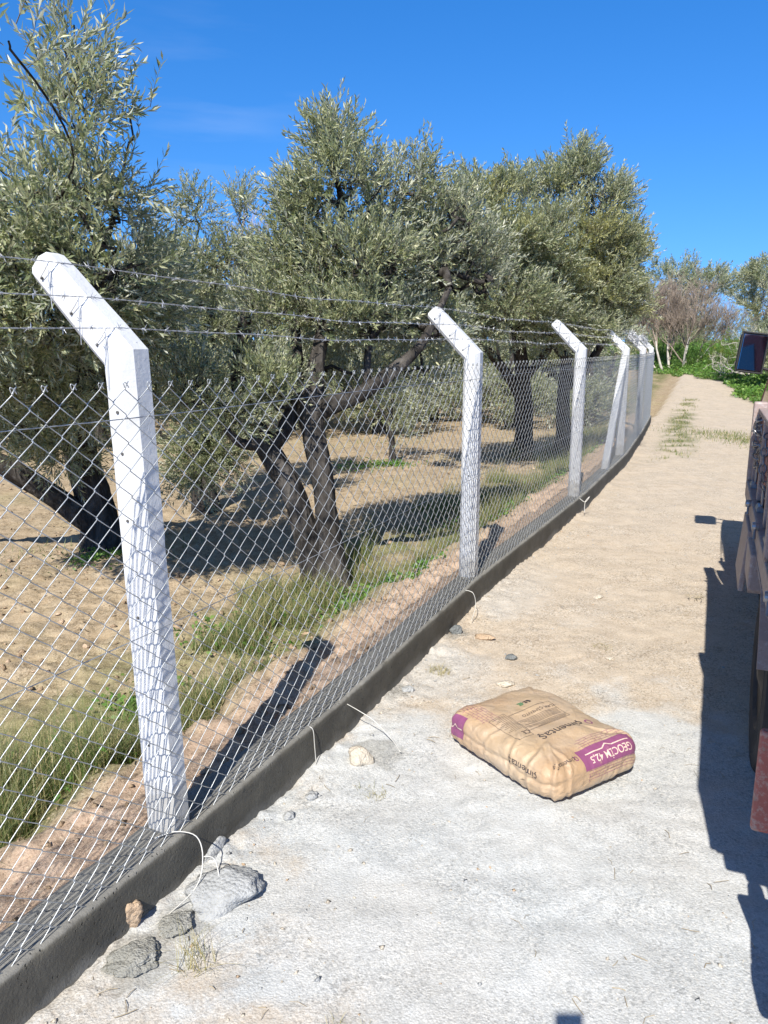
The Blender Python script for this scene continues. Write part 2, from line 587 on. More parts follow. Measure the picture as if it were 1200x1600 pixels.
# ------------------------------------------------------------------ concrete
k = M('fresh_concrete')
oc = k.coord()
a = k.noise(3.0, 7, 0.65, oc, 0.3)
b = k.noise(28, 6, 0.7, oc)
p = k.voronoi(55, oc)
c = k.ramp(a, [(0.3, (0.076, 0.070, 0.057)), (0.7, (0.135, 0.126, 0.104))])
c = k.mix(k.ramp(b, [(0.3, 0.5), (0.5, 0.0)]), c, (0.075, 0.072, 0.065))
c = k.mix(k.ramp(k.noise(5.5, 5, 0.7, oc), [(0.60, 0.0), (0.75, 0.30)]), c, (0.26, 0.255, 0.24))
pits = k.ramp(p, [(0.05, 0.0), (0.22, 1.0)])
pm = k.ramp(k.noise(11, 2, 0.5, oc), [(0.46, 0.0), (0.54, 1.0)])
pits2 = k.mix(pm, (1, 1, 1), pits)
c = k.mix(k.math('MULTIPLY', k.math('SUBTRACT', 1.0, pits2), 0.55), c, (0.06, 0.058, 0.052))
h = k.math('ADD', k.math('MULTIPLY', b, 0.25), pits2)
h = k.math('ADD', h, k.math('MULTIPLY', k.noise(90, 4, 0.7, oc), 0.5))
szx = k.node('ShaderNodeSeparateXYZ'); k.l.new(oc, szx.inputs[0])
dry = k.ramp(k.math('ADD', szx.outputs['Z'], k.math('MULTIPLY', k.math('SUBTRACT', b, 0.5), 0.012)), [(0.1705, 0.0), (0.1775, 0.85)])
c = k.mix(dry, c, k.ramp(a, [(0.3, (0.185, 0.178, 0.16)), (0.7, (0.275, 0.265, 0.24))]))       # trowelled top, already drying
spl = k.math('ADD', szx.outputs['Z'], k.math('MULTIPLY', k.noise(4, 6, 0.7, oc), -0.16))
c = k.mix(k.ramp(spl, [(-0.09 + .5 - .5, 0.0), (0.0, 0.0)]), c, (0.3, 0.3, 0.28)) if False else k.mix(k.ramp(k.math('ADD', k.math('MULTIPLY', spl, 4.0), 0.5), [(0.18, 0.45), (0.40, 0.0)]), c, (0.30, 0.295, 0.275))
MAT_CONC = k.done(c, 0.9, 0, k.bump(h, 0.9, 0.007), 0.2)

# low wall: formwork-cast kerb, swept along the fence line
ss = np.concatenate([np.arange(0, 9, 0.022), np.arange(9, WALL_LEN, 0.05), [WALL_LEN]])
wx, wy, tx, ty = wall_at(ss)
nxr, nyr = ty, -tx                                            # towards the road
prof = [(0.0, -0.12), (0.0, 0.0), (0.0, 0.03), (0.0, 0.06), (0.0, 0.09), (0.0, 0.12), (0.0, 0.15), (0.0, 0.167), (-0.004, 0.176), (-0.012, 0.18),
        (-0.035, 0.18), (-0.06, 0.18), (-0.085, 0.18), (-0.11, 0.18), (-0.135, 0.18), (-0.15, 0.178), (-0.155, 0.165), (-0.155, -0.15)]
np_ = len(prof)
WV = np.zeros((len(ss), np_, 3))
for j, (o, z) in enumerate(prof):
    jit = 0.0022 * fbm(ss * 6, np.full_like(ss, z * 14 + o * 9), 3, 41) + 0.0016 * pn(ss * 31, np.full_like(ss, j * 1.7), 42)
    edge = (0.005 * np.minimum(0, pn(ss * 9, np.full_like(ss, 3.3), 43)) + 0.009 * np.minimum(0, pn(ss * 23, np.full_like(ss, 7.3), 45) + .35)) if j in (7, 8, 9) else 0
    oo = o + (jit if j < 9 else 0) + edge
    zz = z + (jit * 1.3 + 0.004 * pn(ss * 2.2, np.full_like(ss, o * 10), 44) if 8 <= j <= 15 else 0) + edge
    WV[:, j, 0] = wx + nxr * oo
    WV[:, j, 1] = wy + nyr * oo
    WV[:, j, 2] = zz + (rise(wy) if z > -0.1 else rise(wy) * 0)
I = np.arange(len(ss) * np_).reshape(len(ss), np_)
Q = np.stack([I[:-1, :-1].ravel(), I[:-1, 1:].ravel(), I[1:, 1:].ravel(), I[1:, :-1].ravel()], 1)
n0 = len(ss) * np_
Vw = WV.reshape(-1, 3)
me = np_mesh('concrete_wall', Vw, Q)
bm = bmesh.new(); bm.from_mesh(me); bm.verts.ensure_lookup_table()
bm.faces.new([bm.verts[i] for i in I[-1]]); bm.faces.new([bm.verts[i] for i in I[0][::-1]])
bmesh.ops.recalc_face_normals(bm, faces=bm.faces[:]); bm.to_mesh(me); bm.free()
wall = link_mesh('concrete_wall', me, MAT_CONC)
tag(wall, 'low dark grey fresh concrete kerb wall running under the wire fence', 'wall')

# ------------------------------------------------------------------ white concrete posts with a cranked arm
k = M('white_painted_concrete')
oc = k.coord()
c = k.ramp(k.noise(5, 6, 0.65, oc), [(0.3, (0.53, 0.535, 0.535)), (0.7, (0.66, 0.665, 0.67))])
c = k.mix(k.ramp(k.noise(7, 6, 0.7, k.coord('Object', (1, 1, .25))), [(0.50, 0.0), (0.75, 0.55)]), c, (0.50, 0.485, 0.45))
c = k.mix(k.ramp(k.noise(60, 4, 0.7, oc), [(0.66, 0.0), (0.74, 0.5)]), c, (0.38, 0.37, 0.34))
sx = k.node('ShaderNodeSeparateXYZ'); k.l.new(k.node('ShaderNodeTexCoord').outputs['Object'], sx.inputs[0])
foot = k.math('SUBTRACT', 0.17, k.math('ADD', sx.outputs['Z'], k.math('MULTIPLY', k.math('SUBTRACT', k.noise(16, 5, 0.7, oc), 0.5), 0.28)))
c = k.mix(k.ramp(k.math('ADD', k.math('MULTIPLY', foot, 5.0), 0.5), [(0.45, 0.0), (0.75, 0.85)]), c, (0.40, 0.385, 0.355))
pit = k.ramp(k.voronoi(70, oc), [(0.0, 0.0), (0.16, 1.0)])
pmk = k.ramp(k.noise(20, 2, 0.5, oc), [(0.56, 0.0), (0.66, 1.0)])
pit = k.mix(pmk, (1, 1, 1), pit)
h = k.math('ADD', k.math('ADD', k.math('MULTIPLY', k.noise(45, 5, 0.7, oc), 0.55), pit), k.math('MULTIPLY', k.noise(9, 4, 0.6, oc), 0.8))
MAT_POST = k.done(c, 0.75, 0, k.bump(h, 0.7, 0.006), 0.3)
MAT_HOLE = plain('hole_dark', (0.10, 0.095, 0.09), 0.9)

k = M('galvanised_wire')
c = k.ramp(k.noise(30, 4, 0.6), [(0.3, (0.34, 0.355, 0.36)), (0.7, (0.52, 0.535, 0.54))])
MAT_GALV = k.done(c, 0.42, 0.55, None, 0.5)
k = M('weathered_barbed_wire')
c = k.ramp(k.noise(25, 4, 0.6), [(0.3, (0.38, 0.39, 0.41)), (0.7, (0.60, 0.61, 0.63))])
MAT_BARB = k.done(c, 0.5, 0.6, None, 0.5)

A45 = math.radians(45)
arm_t = (0.065, 0.195, 0.345)
POST_H, ARM_L, MESH_OFF = 1.495, 0.405, 0.024     # height from wall top to the crank


def post_mesh(w=0.108, brace=False):
    """local axes: x towards the road, y along the fence, z up from the wall top"""
    secs = []                       # centre, axis x', half sizes
    for z in [-0.06] + list(np.arange(0.0, 1.44, 0.04)):
        secs.append((Vector((0, 0, z)), Vector((1, 0, 0)), 1.04 - 0.05 * z / 1.5))
    m = A45 / 2
    secs.append((Vector((0, 0, POST_H)), Vector((math.cos(m), 0, math.sin(m))) / math.cos(m), 0.98))
    arm = Vector((-math.sin(A45), 0, math.cos(A45)))
    ax = Vector((math.cos(A45), 0, math.sin(A45)))
    for t, s_ in ((0.08, .98), (0.2, .94), (0.32, .90), (ARM_L - .018, .86), (ARM_L, .70)):
        secs.append((Vector((0, 0, POST_H)) + arm * t, ax, s_))
    vs, fs = [], []
    c = 0.020
    hw = w / 2
    for (p, x, s_) in secs:
        ring = [(-hw, -hw + c), (-hw + c, -hw), (hw - c * 1.4, -hw), (hw, -hw + c * 1.4), (hw, hw - c), (hw - c, hw), (-hw + c, hw), (-hw, hw - c)]
        for (a, b) in ring:
            j_ = Vector((mnoise.noise(Vector((p.z * 9, a * 40, 3))), mnoise.noise(Vector((p.z * 9, b * 40, 8))), 0)) * 0.0022
            j_ += Vector((a, b, 0)) * min(0.0, mnoise.noise(Vector((p.z * 31, a * 90, b * 90))) + .25) * 0.09
            vs.append(p + x * (a * s_) + Vector((0, b * s_, 0)) + j_)
    n = len(secs)
    for i in range(n - 1):
        for q in range(8):
            fs.append((i * 8 + q, i * 8 + (q + 1) % 8, (i + 1) * 8 + (q + 1) % 8, (i + 1) * 8 + q))
    fs.append(tuple(reversed(range(8)))); fs.append(tuple(range((n - 1) * 8, n * 8)))
    mb = MB(); mb.add(vs, fs)
    return mb


POSTS = [(2.22, -0.70), (5.03, 0.59), (7.96, 2.0), (11.12, 3.42), (14.4, 4.75), (17.5, 5.95)]
post_labels = ['large white concrete post nearest the camera, its bent arm reaching towards the olives',
               'white concrete post with bent arm, second from the camera, right of the forked olive trunks',
               'white concrete post with bent arm between the forked-trunk post and the braced post',
               'white concrete post with bent arm that has a slanting brace leaning on it',
               'white concrete post just beyond the braced one, barbed wire bundled on its arm',
               'farthest white concrete post standing at the end of the low wall']
post_xf = []
proto = None
for i, (py, _) in enumerate(POSTS):
    s_ = wall_s(py)
    x, y, tx_, ty_ = [float(v) for v in wall_at(s_)]
    off = -(MESH_OFF + 0.012 + 0.054)
    px, pyy = x + ty_ * off, y - tx_ * off
    rz = math.atan2(-tx_, ty_)          # local x -> road side normal (ty,-tx)
    loc = Vector((px, pyy, WALL_TOP + float(rise(pyy))))
    post_xf.append((loc, rz, s_))
    if proto is None:
        proto = empty('fence_post', loc, rz)
        mb = post_mesh()
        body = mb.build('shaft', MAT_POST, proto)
        armv = Vector((-math.sin(A45), 0, math.cos(A45)))
        axv = Vector((math.cos(A45), 0, math.sin(A45)))
        pts = [Vector((0.004 * (q % 2), -0.0548 + 0.0016 * (z / 1.5), z)) for q, z in enumerate((0.30, 0.72, 1.02, 1.22, 1.34))]
        pts += [Vector((0, -0.0535 + 0.010 * t, POST_H)) + armv * t + axv * -0.012 for t in arm_t]
        for p_ in pts:
            hb = MB()
            hb.lathe([(0.0046, -0.001), (0.0046, 0.0035)], 10, 'y', (p_.x, p_.y - 0.0028, p_.z))
            hb.build('tie_hole', MAT_HOLE, proto)
        rr = random.Random(4)
        for t, dn in zip(arm_t, (0.17, 0.13, 0.13)):
            tb = MB()
            top = Vector((0, -0.057, POST_H)) + armv * t + axv * 0.045
            hol = Vector((0, -0.057, POST_H)) + armv * t + axv * -0.012
            tb.tube([hol, (top + hol) / 2 + Vector((0.006, -0.003, 0)), top + Vector((0, -0.004, -0.006)), top + axv * 0.006, top + Vector((0.002, -0.004, -0.004)),
                     top + Vector((rr.uniform(-.004, .004), -0.003, -dn * .5)), top + Vector((rr.uniform(-.01, .01), -0.001, -dn))], 0.0012, 5)
            tb.build('tie_wire', MAT_BARB, proto)
        o = proto
    else:
        o = proto.copy(); COL.objects.link(o); o.location = loc; o.rotation_euler = (0, 0, rz)
        for ch in proto.children:
            cc = ch.copy(); COL.objects.link(cc); cc.parent = o
    if i == 0: o.rotation_euler = (0, rad(-1.8), rz)
    if i == 1: o.location.z -= 0.022
    tag(o, post_labels[i], 'fence post', 'white concrete fence posts')

# slanting brace against the fourth post
loc4, rz4, s4 = post_xf[3]
x, y, tx_, ty_ = [float(v) for v in wall_at(s4 - 1.45)]
off = -(MESH_OFF + 0.012 + 0.05)
foot = Vector((x + ty_ * off, y - tx_ * off, WALL_TOP + float(rise(y)) - 0.06))
head = loc4 + Vector((0, 0, 1.40)) - Vector((tx_, ty_, 0)) * 0.085
d = head - foot
br = empty('brace_post', foot, rz4)
mb = MB()
R = Matrix.Rotation(-rz4, 3, 'Z')
dl = R @ d
zq = dl.to_track_quat('Z', 'Y').to_matrix()
mb.box(dl / 2, (0.088, 0.088, dl.length), zq, 0.012)
mb.build('shaft', MAT_POST, br)
tag(br, 'white concrete brace leaning along the fence against the fourth post', 'brace')

# ------------------------------------------------------------------ chain-link net
W_D, H_D, R_W = 0.088, 0.0750, 0.00148
Z0, NP_ = WALL_TOP - 0.012, 19
net = empty('chain_link_fence', (float(_wx[2]), float(_wy[2]), WALL_TOP))
n_w = int((WALL_LEN - 0.15) / (W_D / 2))
s_c = 0.08 + np.arange(n_w) * (W_D / 2)


def wires(sel, sides, fine):
    s0 = s_c[sel]
    par = np.arange(n_w)[sel] % 2
    rr = 0.0028
    # template in (ds, depth, z): zigzag between -W/4 and +W/4
    P = []
    for j in range(NP_ * 2 + 1):
        z = Z0 + j * H_D / 2
        sg = 1 if j % 2 else -1
        if fine:
            P.append((sg * (W_D / 4 - 0.002), rr * .55 * sg, z - 0.0035)); P.append((sg * (W_D / 4 + 0.0012), 0.0, z)); P.append((sg * (W_D / 4 - 0.002), -rr * .55 * sg, z + 0.0035))
        else:
            P.append((sg * W_D / 4, 0.0, z))
    top = Z0 + NP_ * H_D
    P = P[:-2] if fine else P
    # knuckled tip: runs on past the last crossing and turns back down
    sg = -1
    P += [(sg * (W_D / 4 + 0.001), 0.001, top + 0.001), (sg * (W_D / 4 + 0.0075), 0.003, top + 0.013), (sg * (W_D / 4 + 0.008), 0.006, top + 0.0175),
          (sg * (W_D / 4 + 0.003), 0.008, top + 0.015), (sg * (W_D / 4 - 0.006), 0.008, top + 0.002)]
    P = np.array(P)
    T = np.gradient(P, axis=0); T /= np.linalg.norm(T, axis=1)[:, None]
    ref = np.tile([0.0, 1.0, 0.0], (len(P), 1))
    U = ref - T * (T * ref).sum(1)[:, None]; U /= np.linalg.norm(U, axis=1)[:, None]
    Wv = np.cross(T, U)
    ring = np.zeros((len(P), sides, 3))
    for q in range(sides):
        a = 2 * math.pi * q / sides
        ring[:, q] = P + (U * math.cos(a) + Wv * math.sin(a)) * R_W
    ring = ring.reshape(-1, 3)
    m = np.arange(len(P) * sides).reshape(len(P), sides)
    f = np.stack([m[:-1], np.roll(m, -1, 1)[:-1], np.roll(m, -1, 1)[1:], m[1:]], -1).reshape(-1, 4)
    mir = np.where(par == 1, -1.0, 1.0)
    jit = RNG.normal(0, 0.0009, (len(s0), 1))
    ds = ring[None, :, 0] * mir[:, None] + jit * np.sin(ring[None, :, 2] * 9 + s0[:, None] * 3)
    sag = 0.006 * pn(s0 * 1.1, s0 * 0, 51)[:, None] * np.sin((ring[None, :, 2] - WALL_TOP) / 1.45 * math.pi)
    dep = ring[None, :, 1] + sag + 0.0009 * pn(s0[:, None] * 2.3, ring[None, :, 2] * 2.0, 52)
    x, y, tx_, ty_ = wall_at(s0[:, None] + ds)
    off = -MESH_OFF + dep
    zz = ring[None, :, 2] + rise(y) + 0.005 * pn(s0 * 2.0, s0 * 0 + 4, 53)[:, None] * np.clip((ring[None, :, 2] - WALL_TOP), 0, 2)
    Vv = np.stack([x + ty_ * off, y - tx_ * off, np.broadcast_to(zz, x.shape)], -1).reshape(-1, 3)
    F = (f[None] + (np.arange(len(s0)) * len(ring))[:, None, None]).reshape(-1, 4)
    return Vv, F


nr = int(7.2 / (W_D / 2))
V1, F1 = wires(slice(0, nr), 5, True)
V2, F2 = wires(slice(nr, n_w), 4, False)
V = np.concatenate([V1, V2]); F = np.concatenate([F1, F2 + len(V1)])
V -= np.array(net.location)
mo = link_mesh('wire_mesh', np_mesh('wire_mesh', V, F), MAT_GALV, net, smooth=True)
for z in (1.515, 0.88, 0.215):
    mb = MB()
    pts = []
    for s_ in np.arange(0.05, WALL_LEN - 0.1, 0.2):
        x, y, tx_, ty_ = [float(v) for v in wall_at(s_)]
        o_ = -MESH_OFF - 0.0045
        pts.append(Vector((x + ty_ * o_, y - tx_ * o_, z + float(rise(y)) + 0.004 * math.sin(s_ * 2.1))) - net.location)
    mb.tube(pts, 0.0016, 5)
    mb.build('tension_wire', MAT_GALV, net, smooth=True)
tag(net, 'galvanised diamond wire mesh fence stretched along the white posts', 'wire fence')

# ------------------------------------------------------------------ three strands of barbed wire along the arms
strand_lab = ['lowest strand of barbed wire, at the bend of the post arms', 'middle strand of barbed wire on the post arms',
              'topmost strand of barbed wire, at the tips of the post arms']
for q, t in enumerate(arm_t):
    rr = random.Random(q + 30)
    path, ctrl = [], []
    for (loc, rz, s_) in post_xf:
        Rz = Matrix.Rotation(rz, 3, 'Z') @ (Matrix.Rotation(rad(-1.8), 3, 'Y') if loc is post_xf[0][0] else Matrix.Identity(3))
        pl = Vector((-math.sin(A45) * t, 0, POST_H + math.cos(A45) * t)) + Vector((math.cos(A45), 0, math.sin(A45))) * (0.0535 * (0.98 - 0.12 * t / ARM_L) + 0.002)
        ctrl.append(loc + Rz @ pl)
    d0 = (ctrl[0] - ctrl[1]).normalized()
    ctrl = [ctrl[0] + Vector((-1.36, -2.75, 0.0)) + Vector((0, 0, 0.01 * (q - 1)))] + ctrl
    for a, b in zip(ctrl[:-1], ctrl[1:]):
        L = (b - a).length
        n = int(L / 0.0125)
        ph = rr.uniform(0, 6)
        for j in range(n):
            f = j / n
            p = a.lerp(b, f)
            env = math.sin(math.pi * f)
            p = p + Vector((0, 0, -0.016 * env + 0.005 * env * math.sin(7 * f + ph) + 0.004 * env * math.sin(19 * f + ph * 2)))
            p = p + Vector((0.006 * env * math.sin(9 * f + ph), 0, 0))
            path.append(p)
    path.append(ctrl[-1])
    mb = MB()
    for sgn in (0, math.pi):
        st = []
        for j, p in enumerate(path):
            tdir = path[min(j + 1, len(path) - 1)] - path[max(j - 1, 0)]
            u, w, _ = frame_of(tdir)
            an = j * 0.0125 / 0.055 * 2 * math.pi + sgn
            st.append(p + (u * math.cos(an) + w * math.sin(an)) * 0.0013)
        mb.tube(st, 0.00098, 4)
    for j in range(4, len(path) - 4, 8):
        p = path[j]
        u, w, tt = frame_of(path[j + 1] - path[j - 1])
        coil = []
        for e in range(9):
            an = e * 1.3
            coil.append(p + (u * math.cos(an) + w * math.sin(an)) * 0.0035 + tt * (e - 4) * 0.0014)
        mb.tube(coil, 0.0011, 4)
        for e in range(4):
            an = rr.uniform(0, 6.3)
            dd = (u * math.cos(an) + w * math.sin(an) + tt * rr.uniform(-.5, .5)).normalized()
            q0 = p + tt * (0.004 * (1 if e % 2 else -1))
            mb.tube([q0, q0 + dd * 0.010, q0 + dd * 0.017], [0.0011, 0.0010, 0.0003], 4)
    o = mb.build('barbed_wire', MAT_BARB, None, fix=False)
    tag(o, strand_lab[q], 'barbed wire', 'barbed wire strands')

# barbed wire bundles hung over the far arms
for q, (pi, lab) in enumerate(((3, 'tangle of dark barbed wire on the arm of the braced post'), (4, 'bundle of dark barbed wire over the arm beyond the braced post'),
                               (5, 'small tangle of dark barbed wire on the farthest post arm'))):
    loc, rz, s_ = post_xf[pi]
    Rz = Matrix.Rotation(rz, 3, 'Z')
    tpos = (0.40, 0.30, 0.24)[q]
    c0 = loc + Rz @ (Vector((-math.sin(A45) * tpos, 0, POST_H + math.cos(A45) * tpos)) + Vector((0.02, -0.06, 0.045)))
    rr = random.Random(70 + q)
    mb = MB()
    size = (0.055, 0.15, 0.12)[q]
    armw = Rz @ Vector((-math.sin(A45), 0, math.cos(A45)))
    for e in range((9, 20, 16)[q]):
        pts = []
        ax1 = (armw * 1.3 + Vector((rr.gauss(0, .5), rr.gauss(0, .5), rr.gauss(0, .5)))).normalized()
        ax2 = Vector((rr.gauss(0, 1), rr.gauss(0, 1), rr.gauss(0, 1))).normalized()
        cc = c0 + armw * rr.uniform(-size, size) * .8
        for g in range(14):
            an = g / 13 * rr.uniform(4, 6)
            pts.append(cc + ax1 * math.cos(an) * size * .75 + ax2 * math.sin(an) * size * .38 + Vector((rr.gauss(0, .006), rr.gauss(0, .006), rr.gauss(0, .006))))
        mb.tube(pts, 0.0022, 4)
        for g in range(0, 14, 2):
            dd = Vector((rr.gauss(0, 1), rr.gauss(0, 1), rr.gauss(0, 1))).normalized()
            mb.tube([pts[g] - dd * .015, pts[g] + dd * .015], 0.0016, 4)
    o = mb.build('wire_bundle', MAT_BARB, None, fix=False)
    tag(o, lab, 'wire bundle', 'barbed wire bundles')

# loose ends of tie wire sticking out of the wall
MAT_TIE = plain('bright_tie_wire', (0.62, 0.60, 0.55), 0.5, 0.3, 0.1, 20)
loose = [('long loop of pale tie wire curling off the foot of the nearest post',
          [(-0.725, 2.165, .185), (-0.665, 2.185, .195), (-0.60, 2.19, .175), (-0.575, 2.16, .12), (-0.585, 2.10, .06), (-0.66, 2.02, .02), (-0.70, 1.98, .012)], 0.0021),
         ('short twisted end of tie wire hooked on the pale loop',
          [(-0.577, 2.165, .12), (-0.55, 2.17, .115), (-0.535, 2.165, .10), (-0.52, 2.14, .06)], 0.0019),
         ('pale tie wire running down the wall halfway between the two nearest posts',
          [(-0.305, 2.90, .185), (-0.290, 2.895, .17), (-0.285, 2.893, .10), (-0.280, 2.89, .02)], 0.0018),
         ('straight pale tie wire sticking out from the wall towards the cement bag',
          [(-0.185, 3.19, .155), (-0.11, 3.14, .135), (-0.04, 3.11, .10), (0.03, 3.07, .04), (0.07, 3.0, .015)], 0.0018),
         ('thin tie wire hanging over the wall at the foot of the second post',
          [(0.52, 4.72, .185), (0.57, 4.70, .17), (0.585, 4.68, .09), (0.55, 4.60, .02)], 0.002),
         ('forked tie wire standing off the wall before the third post',
          [(2.0, 7.73, .2), (2.05, 7.69, .17), (2.10, 7.72, .22), (2.05, 7.69, .17), (2.04, 7.66, .06)], 0.0028)]
for lab, pts, r in loose:
    pts = [Vector(p) for p in pts]
    sm = []
    for j in range(len(pts) - 1):
        p0, p1, p2, p3 = pts[max(j - 1, 0)], pts[j], pts[j + 1], pts[min(j + 2, len(pts) - 1)]
        for e in range(5):
            t = e / 5
            sm.append(0.5 * ((2 * p1) + (p2 - p0) * t + (2 * p0 - 5 * p1 + 4 * p2 - p3) * t * t + (3 * p1 - p0 - 3 * p2 + p3) * t ** 3))
    sm.append(pts[-1])
    mb = MB(); mb.tube(sm, r, 6)
    tag(mb.build('tie_wire', MAT_TIE, None, smooth=True), lab, 'tie wire', 'loose tie wires on the wall')

# ------------------------------------------------------------------ stones, mortar lumps
def rock_mesh(size, seed, sub=3, flat=0.0, rough=0.25, facet=0.5):
    bm = bmesh.new()
    bmesh.ops.create_icosphere(bm, subdivisions=sub, radius=1.0)
    rr = random.Random(seed)
    planes = [(Vector((rr.gauss(0, 1), rr.gauss(0, 1), rr.gauss(0, 1))).normalized(), rr.uniform(0.60, 0.9)) for _ in range(9)]
    off = Vector((seed * 3.1, seed * 1.7, 0))
    for v in bm.verts:
        p = v.co.copy()
        for n, d in planes:
            e = p.dot(n) - d
            if e > 0: p -= n * e * facet
        p *= 1 + rough * mnoise.noise(p * 1.6 + off) + rough * .45 * mnoise.noise(p * 4.5 + off) + rough * .22 * mnoise.noise(p * 11 + off)
        v.co = Vector((p.x * size[0] / 2, p.y * size[1] / 2, p.z * size[2] / 2))
    me = bpy.data.meshes.new('rock')
    bm.to_mesh(me); bm.free()
    return me


def rock_mat(name, a, b, sc=12):
    k = M(name)
    oc = k.coord()
    c = k.ramp(k.noise(sc, 6, 0.65, oc), [(0.3, a), (0.7, b)])
    c = k.mix(k.ramp(k.noise(sc * 7, 4, 0.7, oc), [(0.3, 0.5), (0.45, 0.0)]), c, tuple(x * .5 for x in a))
    return k.done(c, 0.95, 0, k.bump(k.math('SUBTRACT', k.noise(sc * 5, 6, 0.75, oc), k.math('MULTIPLY', k.voronoi(sc * 7, oc), 0.6)), 0.9, 0.010), 0.1)


ROCK_TAN = rock_mat('tan_stone', (0.46, 0.33, 0.22), (0.58, 0.44, 0.31))
ROCK_PALE = rock_mat('pale_stone', (0.52, 0.45, 0.36), (0.66, 0.60, 0.50))
ROCK_DARK = rock_mat('dark_stone', (0.15, 0.16, 0.16), (0.24, 0.25, 0.25))
ROCK_CEM = rock_mat('dusty_concrete', (0.36, 0.365, 0.36), (0.50, 0.505, 0.50))
ROCK_MORT = rock_mat('wet_mortar', (0.27, 0.265, 0.235), (0.42, 0.41, 0.37), 20)
stones = [
    ('stone', (-0.755, 1.985), (.075, .062, .10), 3, ROCK_TAN, (0.2, 0.25, 0.5), 'smooth tan stone leaning against the foot of the kerb wall', 0.0),
    ('concrete_lump', (-0.50, 2.13), (.26, .18, .085), 5, ROCK_CEM, (0.05, -0.08, 0.6), 'large flat dust-covered lump of concrete beside the wall below the nearest post', -0.008),
    ('mortar_lump', (-0.70, 1.86), (.15, .12, .05), 7, ROCK_MORT, (0, 0, 0.3), 'dark crumbly lump of wet mortar below the tan stone', -0.012),
    ('mortar_lump', (-0.62, 1.985), (.11, .09, .045), 8, ROCK_MORT, (0, 0, 1.1), 'small crumbly grey mortar clump between the tan stone and the big concrete lump', -0.012),
    ('concrete_lump', (-0.585, 2.33), (.14, .08, .07), 9, ROCK_CEM, (0, 0.1, 1.0), 'grey rough concrete lump under the loop of pale tie wire', -0.01),
    ('stone', (-0.10, 2.94), (.13, .10, .10), 12, ROCK_PALE, (0.1, 0.2, 0.4), 'pale jagged broken stone between the wall and the cement bag', -0.02),
    ('stone', (0.71, 4.04), (.065, .05, .035), 14, ROCK_DARK, (0, 0, 0.2), 'dark grey pebble on bare sand beyond the cement bag', 0),
    ('stone', (0.63, 3.70), (.10, .06, .03), 15, ROCK_PALE, (0, 0, 0.1), 'flat pale chip of stone just behind the cement bag', -0.004),
    ('stone', (0.44, 4.45), (.085, .07, .07), 16, ROCK_DARK, (0.2, 0, 0.9), 'dark angular rock close to the wall foot before the second post', -0.01),
    ('stone', (0.60, 4.36), (.13, .07, .03), 17, ROCK_TAN, (0, 0.1, 2.6), 'flat tan flake of stone lying past the dark angular rock', -0.004),
    ('stone', (1.26, 4.03), (.05, .035, .025), 18, ROCK_PALE, (0, 0, 0.3), 'small pale stone out on the road beyond the bag', -0.003),
    ('stone', (1.50, 5.15), (.09, .06, .03), 19, ROCK_PALE, (0, 0, 0.8), 'pale flat stone in the middle of the road in front of the truck shadow', -0.004),
    ('stone', (-0.35, 2.55), (.05, .045, .04), 20, ROCK_CEM, (0, 0, 0.8), 'small grey knob of concrete at the wall foot past the big lump', -0.004),
    ('stone', (0.12, 3.62), (.07, .05, .045), 21, ROCK_CEM, (0, 0.2, 0.3), 'dusty grey lump at the wall foot beside the brown grass tuft', -0.006),
    ('stone', (-0.28, 2.68), (.06, .05, .04), 22, ROCK_CEM, (0, 0.2, 1.3), 'rounded dusty pebble at the wall foot below the vertical tie wire', -0.006),
]
for (nm, (x, y), sz, sd, mt, rot, lab, dz) in stones:
    crumb = nm == 'mortar_lump'
    me = rock_mesh(sz, sd, 5 if crumb else 4, rough=0.34 if crumb else 0.25, facet=0.35 if crumb else 0.75)
    o = link_mesh(nm, me, mt, None, smooth=True)
    o.location = (x, y, float(ground_z(x, y)) + sz[2] * 0.36 + dz)
    o.rotation_euler = rot
    tag(o, lab, 'stone' if nm == 'stone' else ('concrete lump' if nm == 'concrete_lump' else 'mortar lump'), 'stones and lumps along the wall')

# ------------------------------------------------------------------ grit and clods nobody could count
_ic = np.array([(1, 0, 0), (-1, 0, 0), (0, 1, 0), (0, -1, 0), (0, 0, 1), (0, 0, -1)], float)
_if = np.array([(0, 2, 4), (2, 1, 4), (1, 3, 4), (3, 0, 4), (2, 0, 5), (1, 2, 5), (3, 1, 5), (0, 3, 5)])


def scatter_rocks(name, pts, sizes, mats, mat_idx, label, cat):
    n = len(pts)
    B = np.concatenate([_ic, RNG.normal(size=(2, 3))])[:6]
    Vv = B[None] * (1 + 0.45 * RNG.uniform(-1, 1, (n, 6, 1))) + 0.25 * RNG.normal(size=(n, 6, 3))
    a = RNG.uniform(0, 6.28, n)
    ca, sa = np.cos(a), np.sin(a)
    Vv *= (sizes[:, None] * RNG.uniform(0.55, 1.0, (n, 3)))[:, None, :] * np.array([1, 1, .8])
    x = Vv[..., 0] * ca[:, None] - Vv[..., 1] * sa[:, None]
    y = Vv[..., 0] * sa[:, None] + Vv[..., 1] * ca[:, None]
    Vv[..., 0], Vv[..., 1] = x, y
    Vv += pts[:, None, :]
    F = (_if[None] + (np.arange(n) * 6)[:, None, None]).reshape(-1, 3)
    me = np_mesh(name, Vv.reshape(-1, 3), None, F, None, np.repeat(mat_idx, 8))
    o = link_mesh(name, me, mats)
    tag(o, label, cat, kind='stuff')


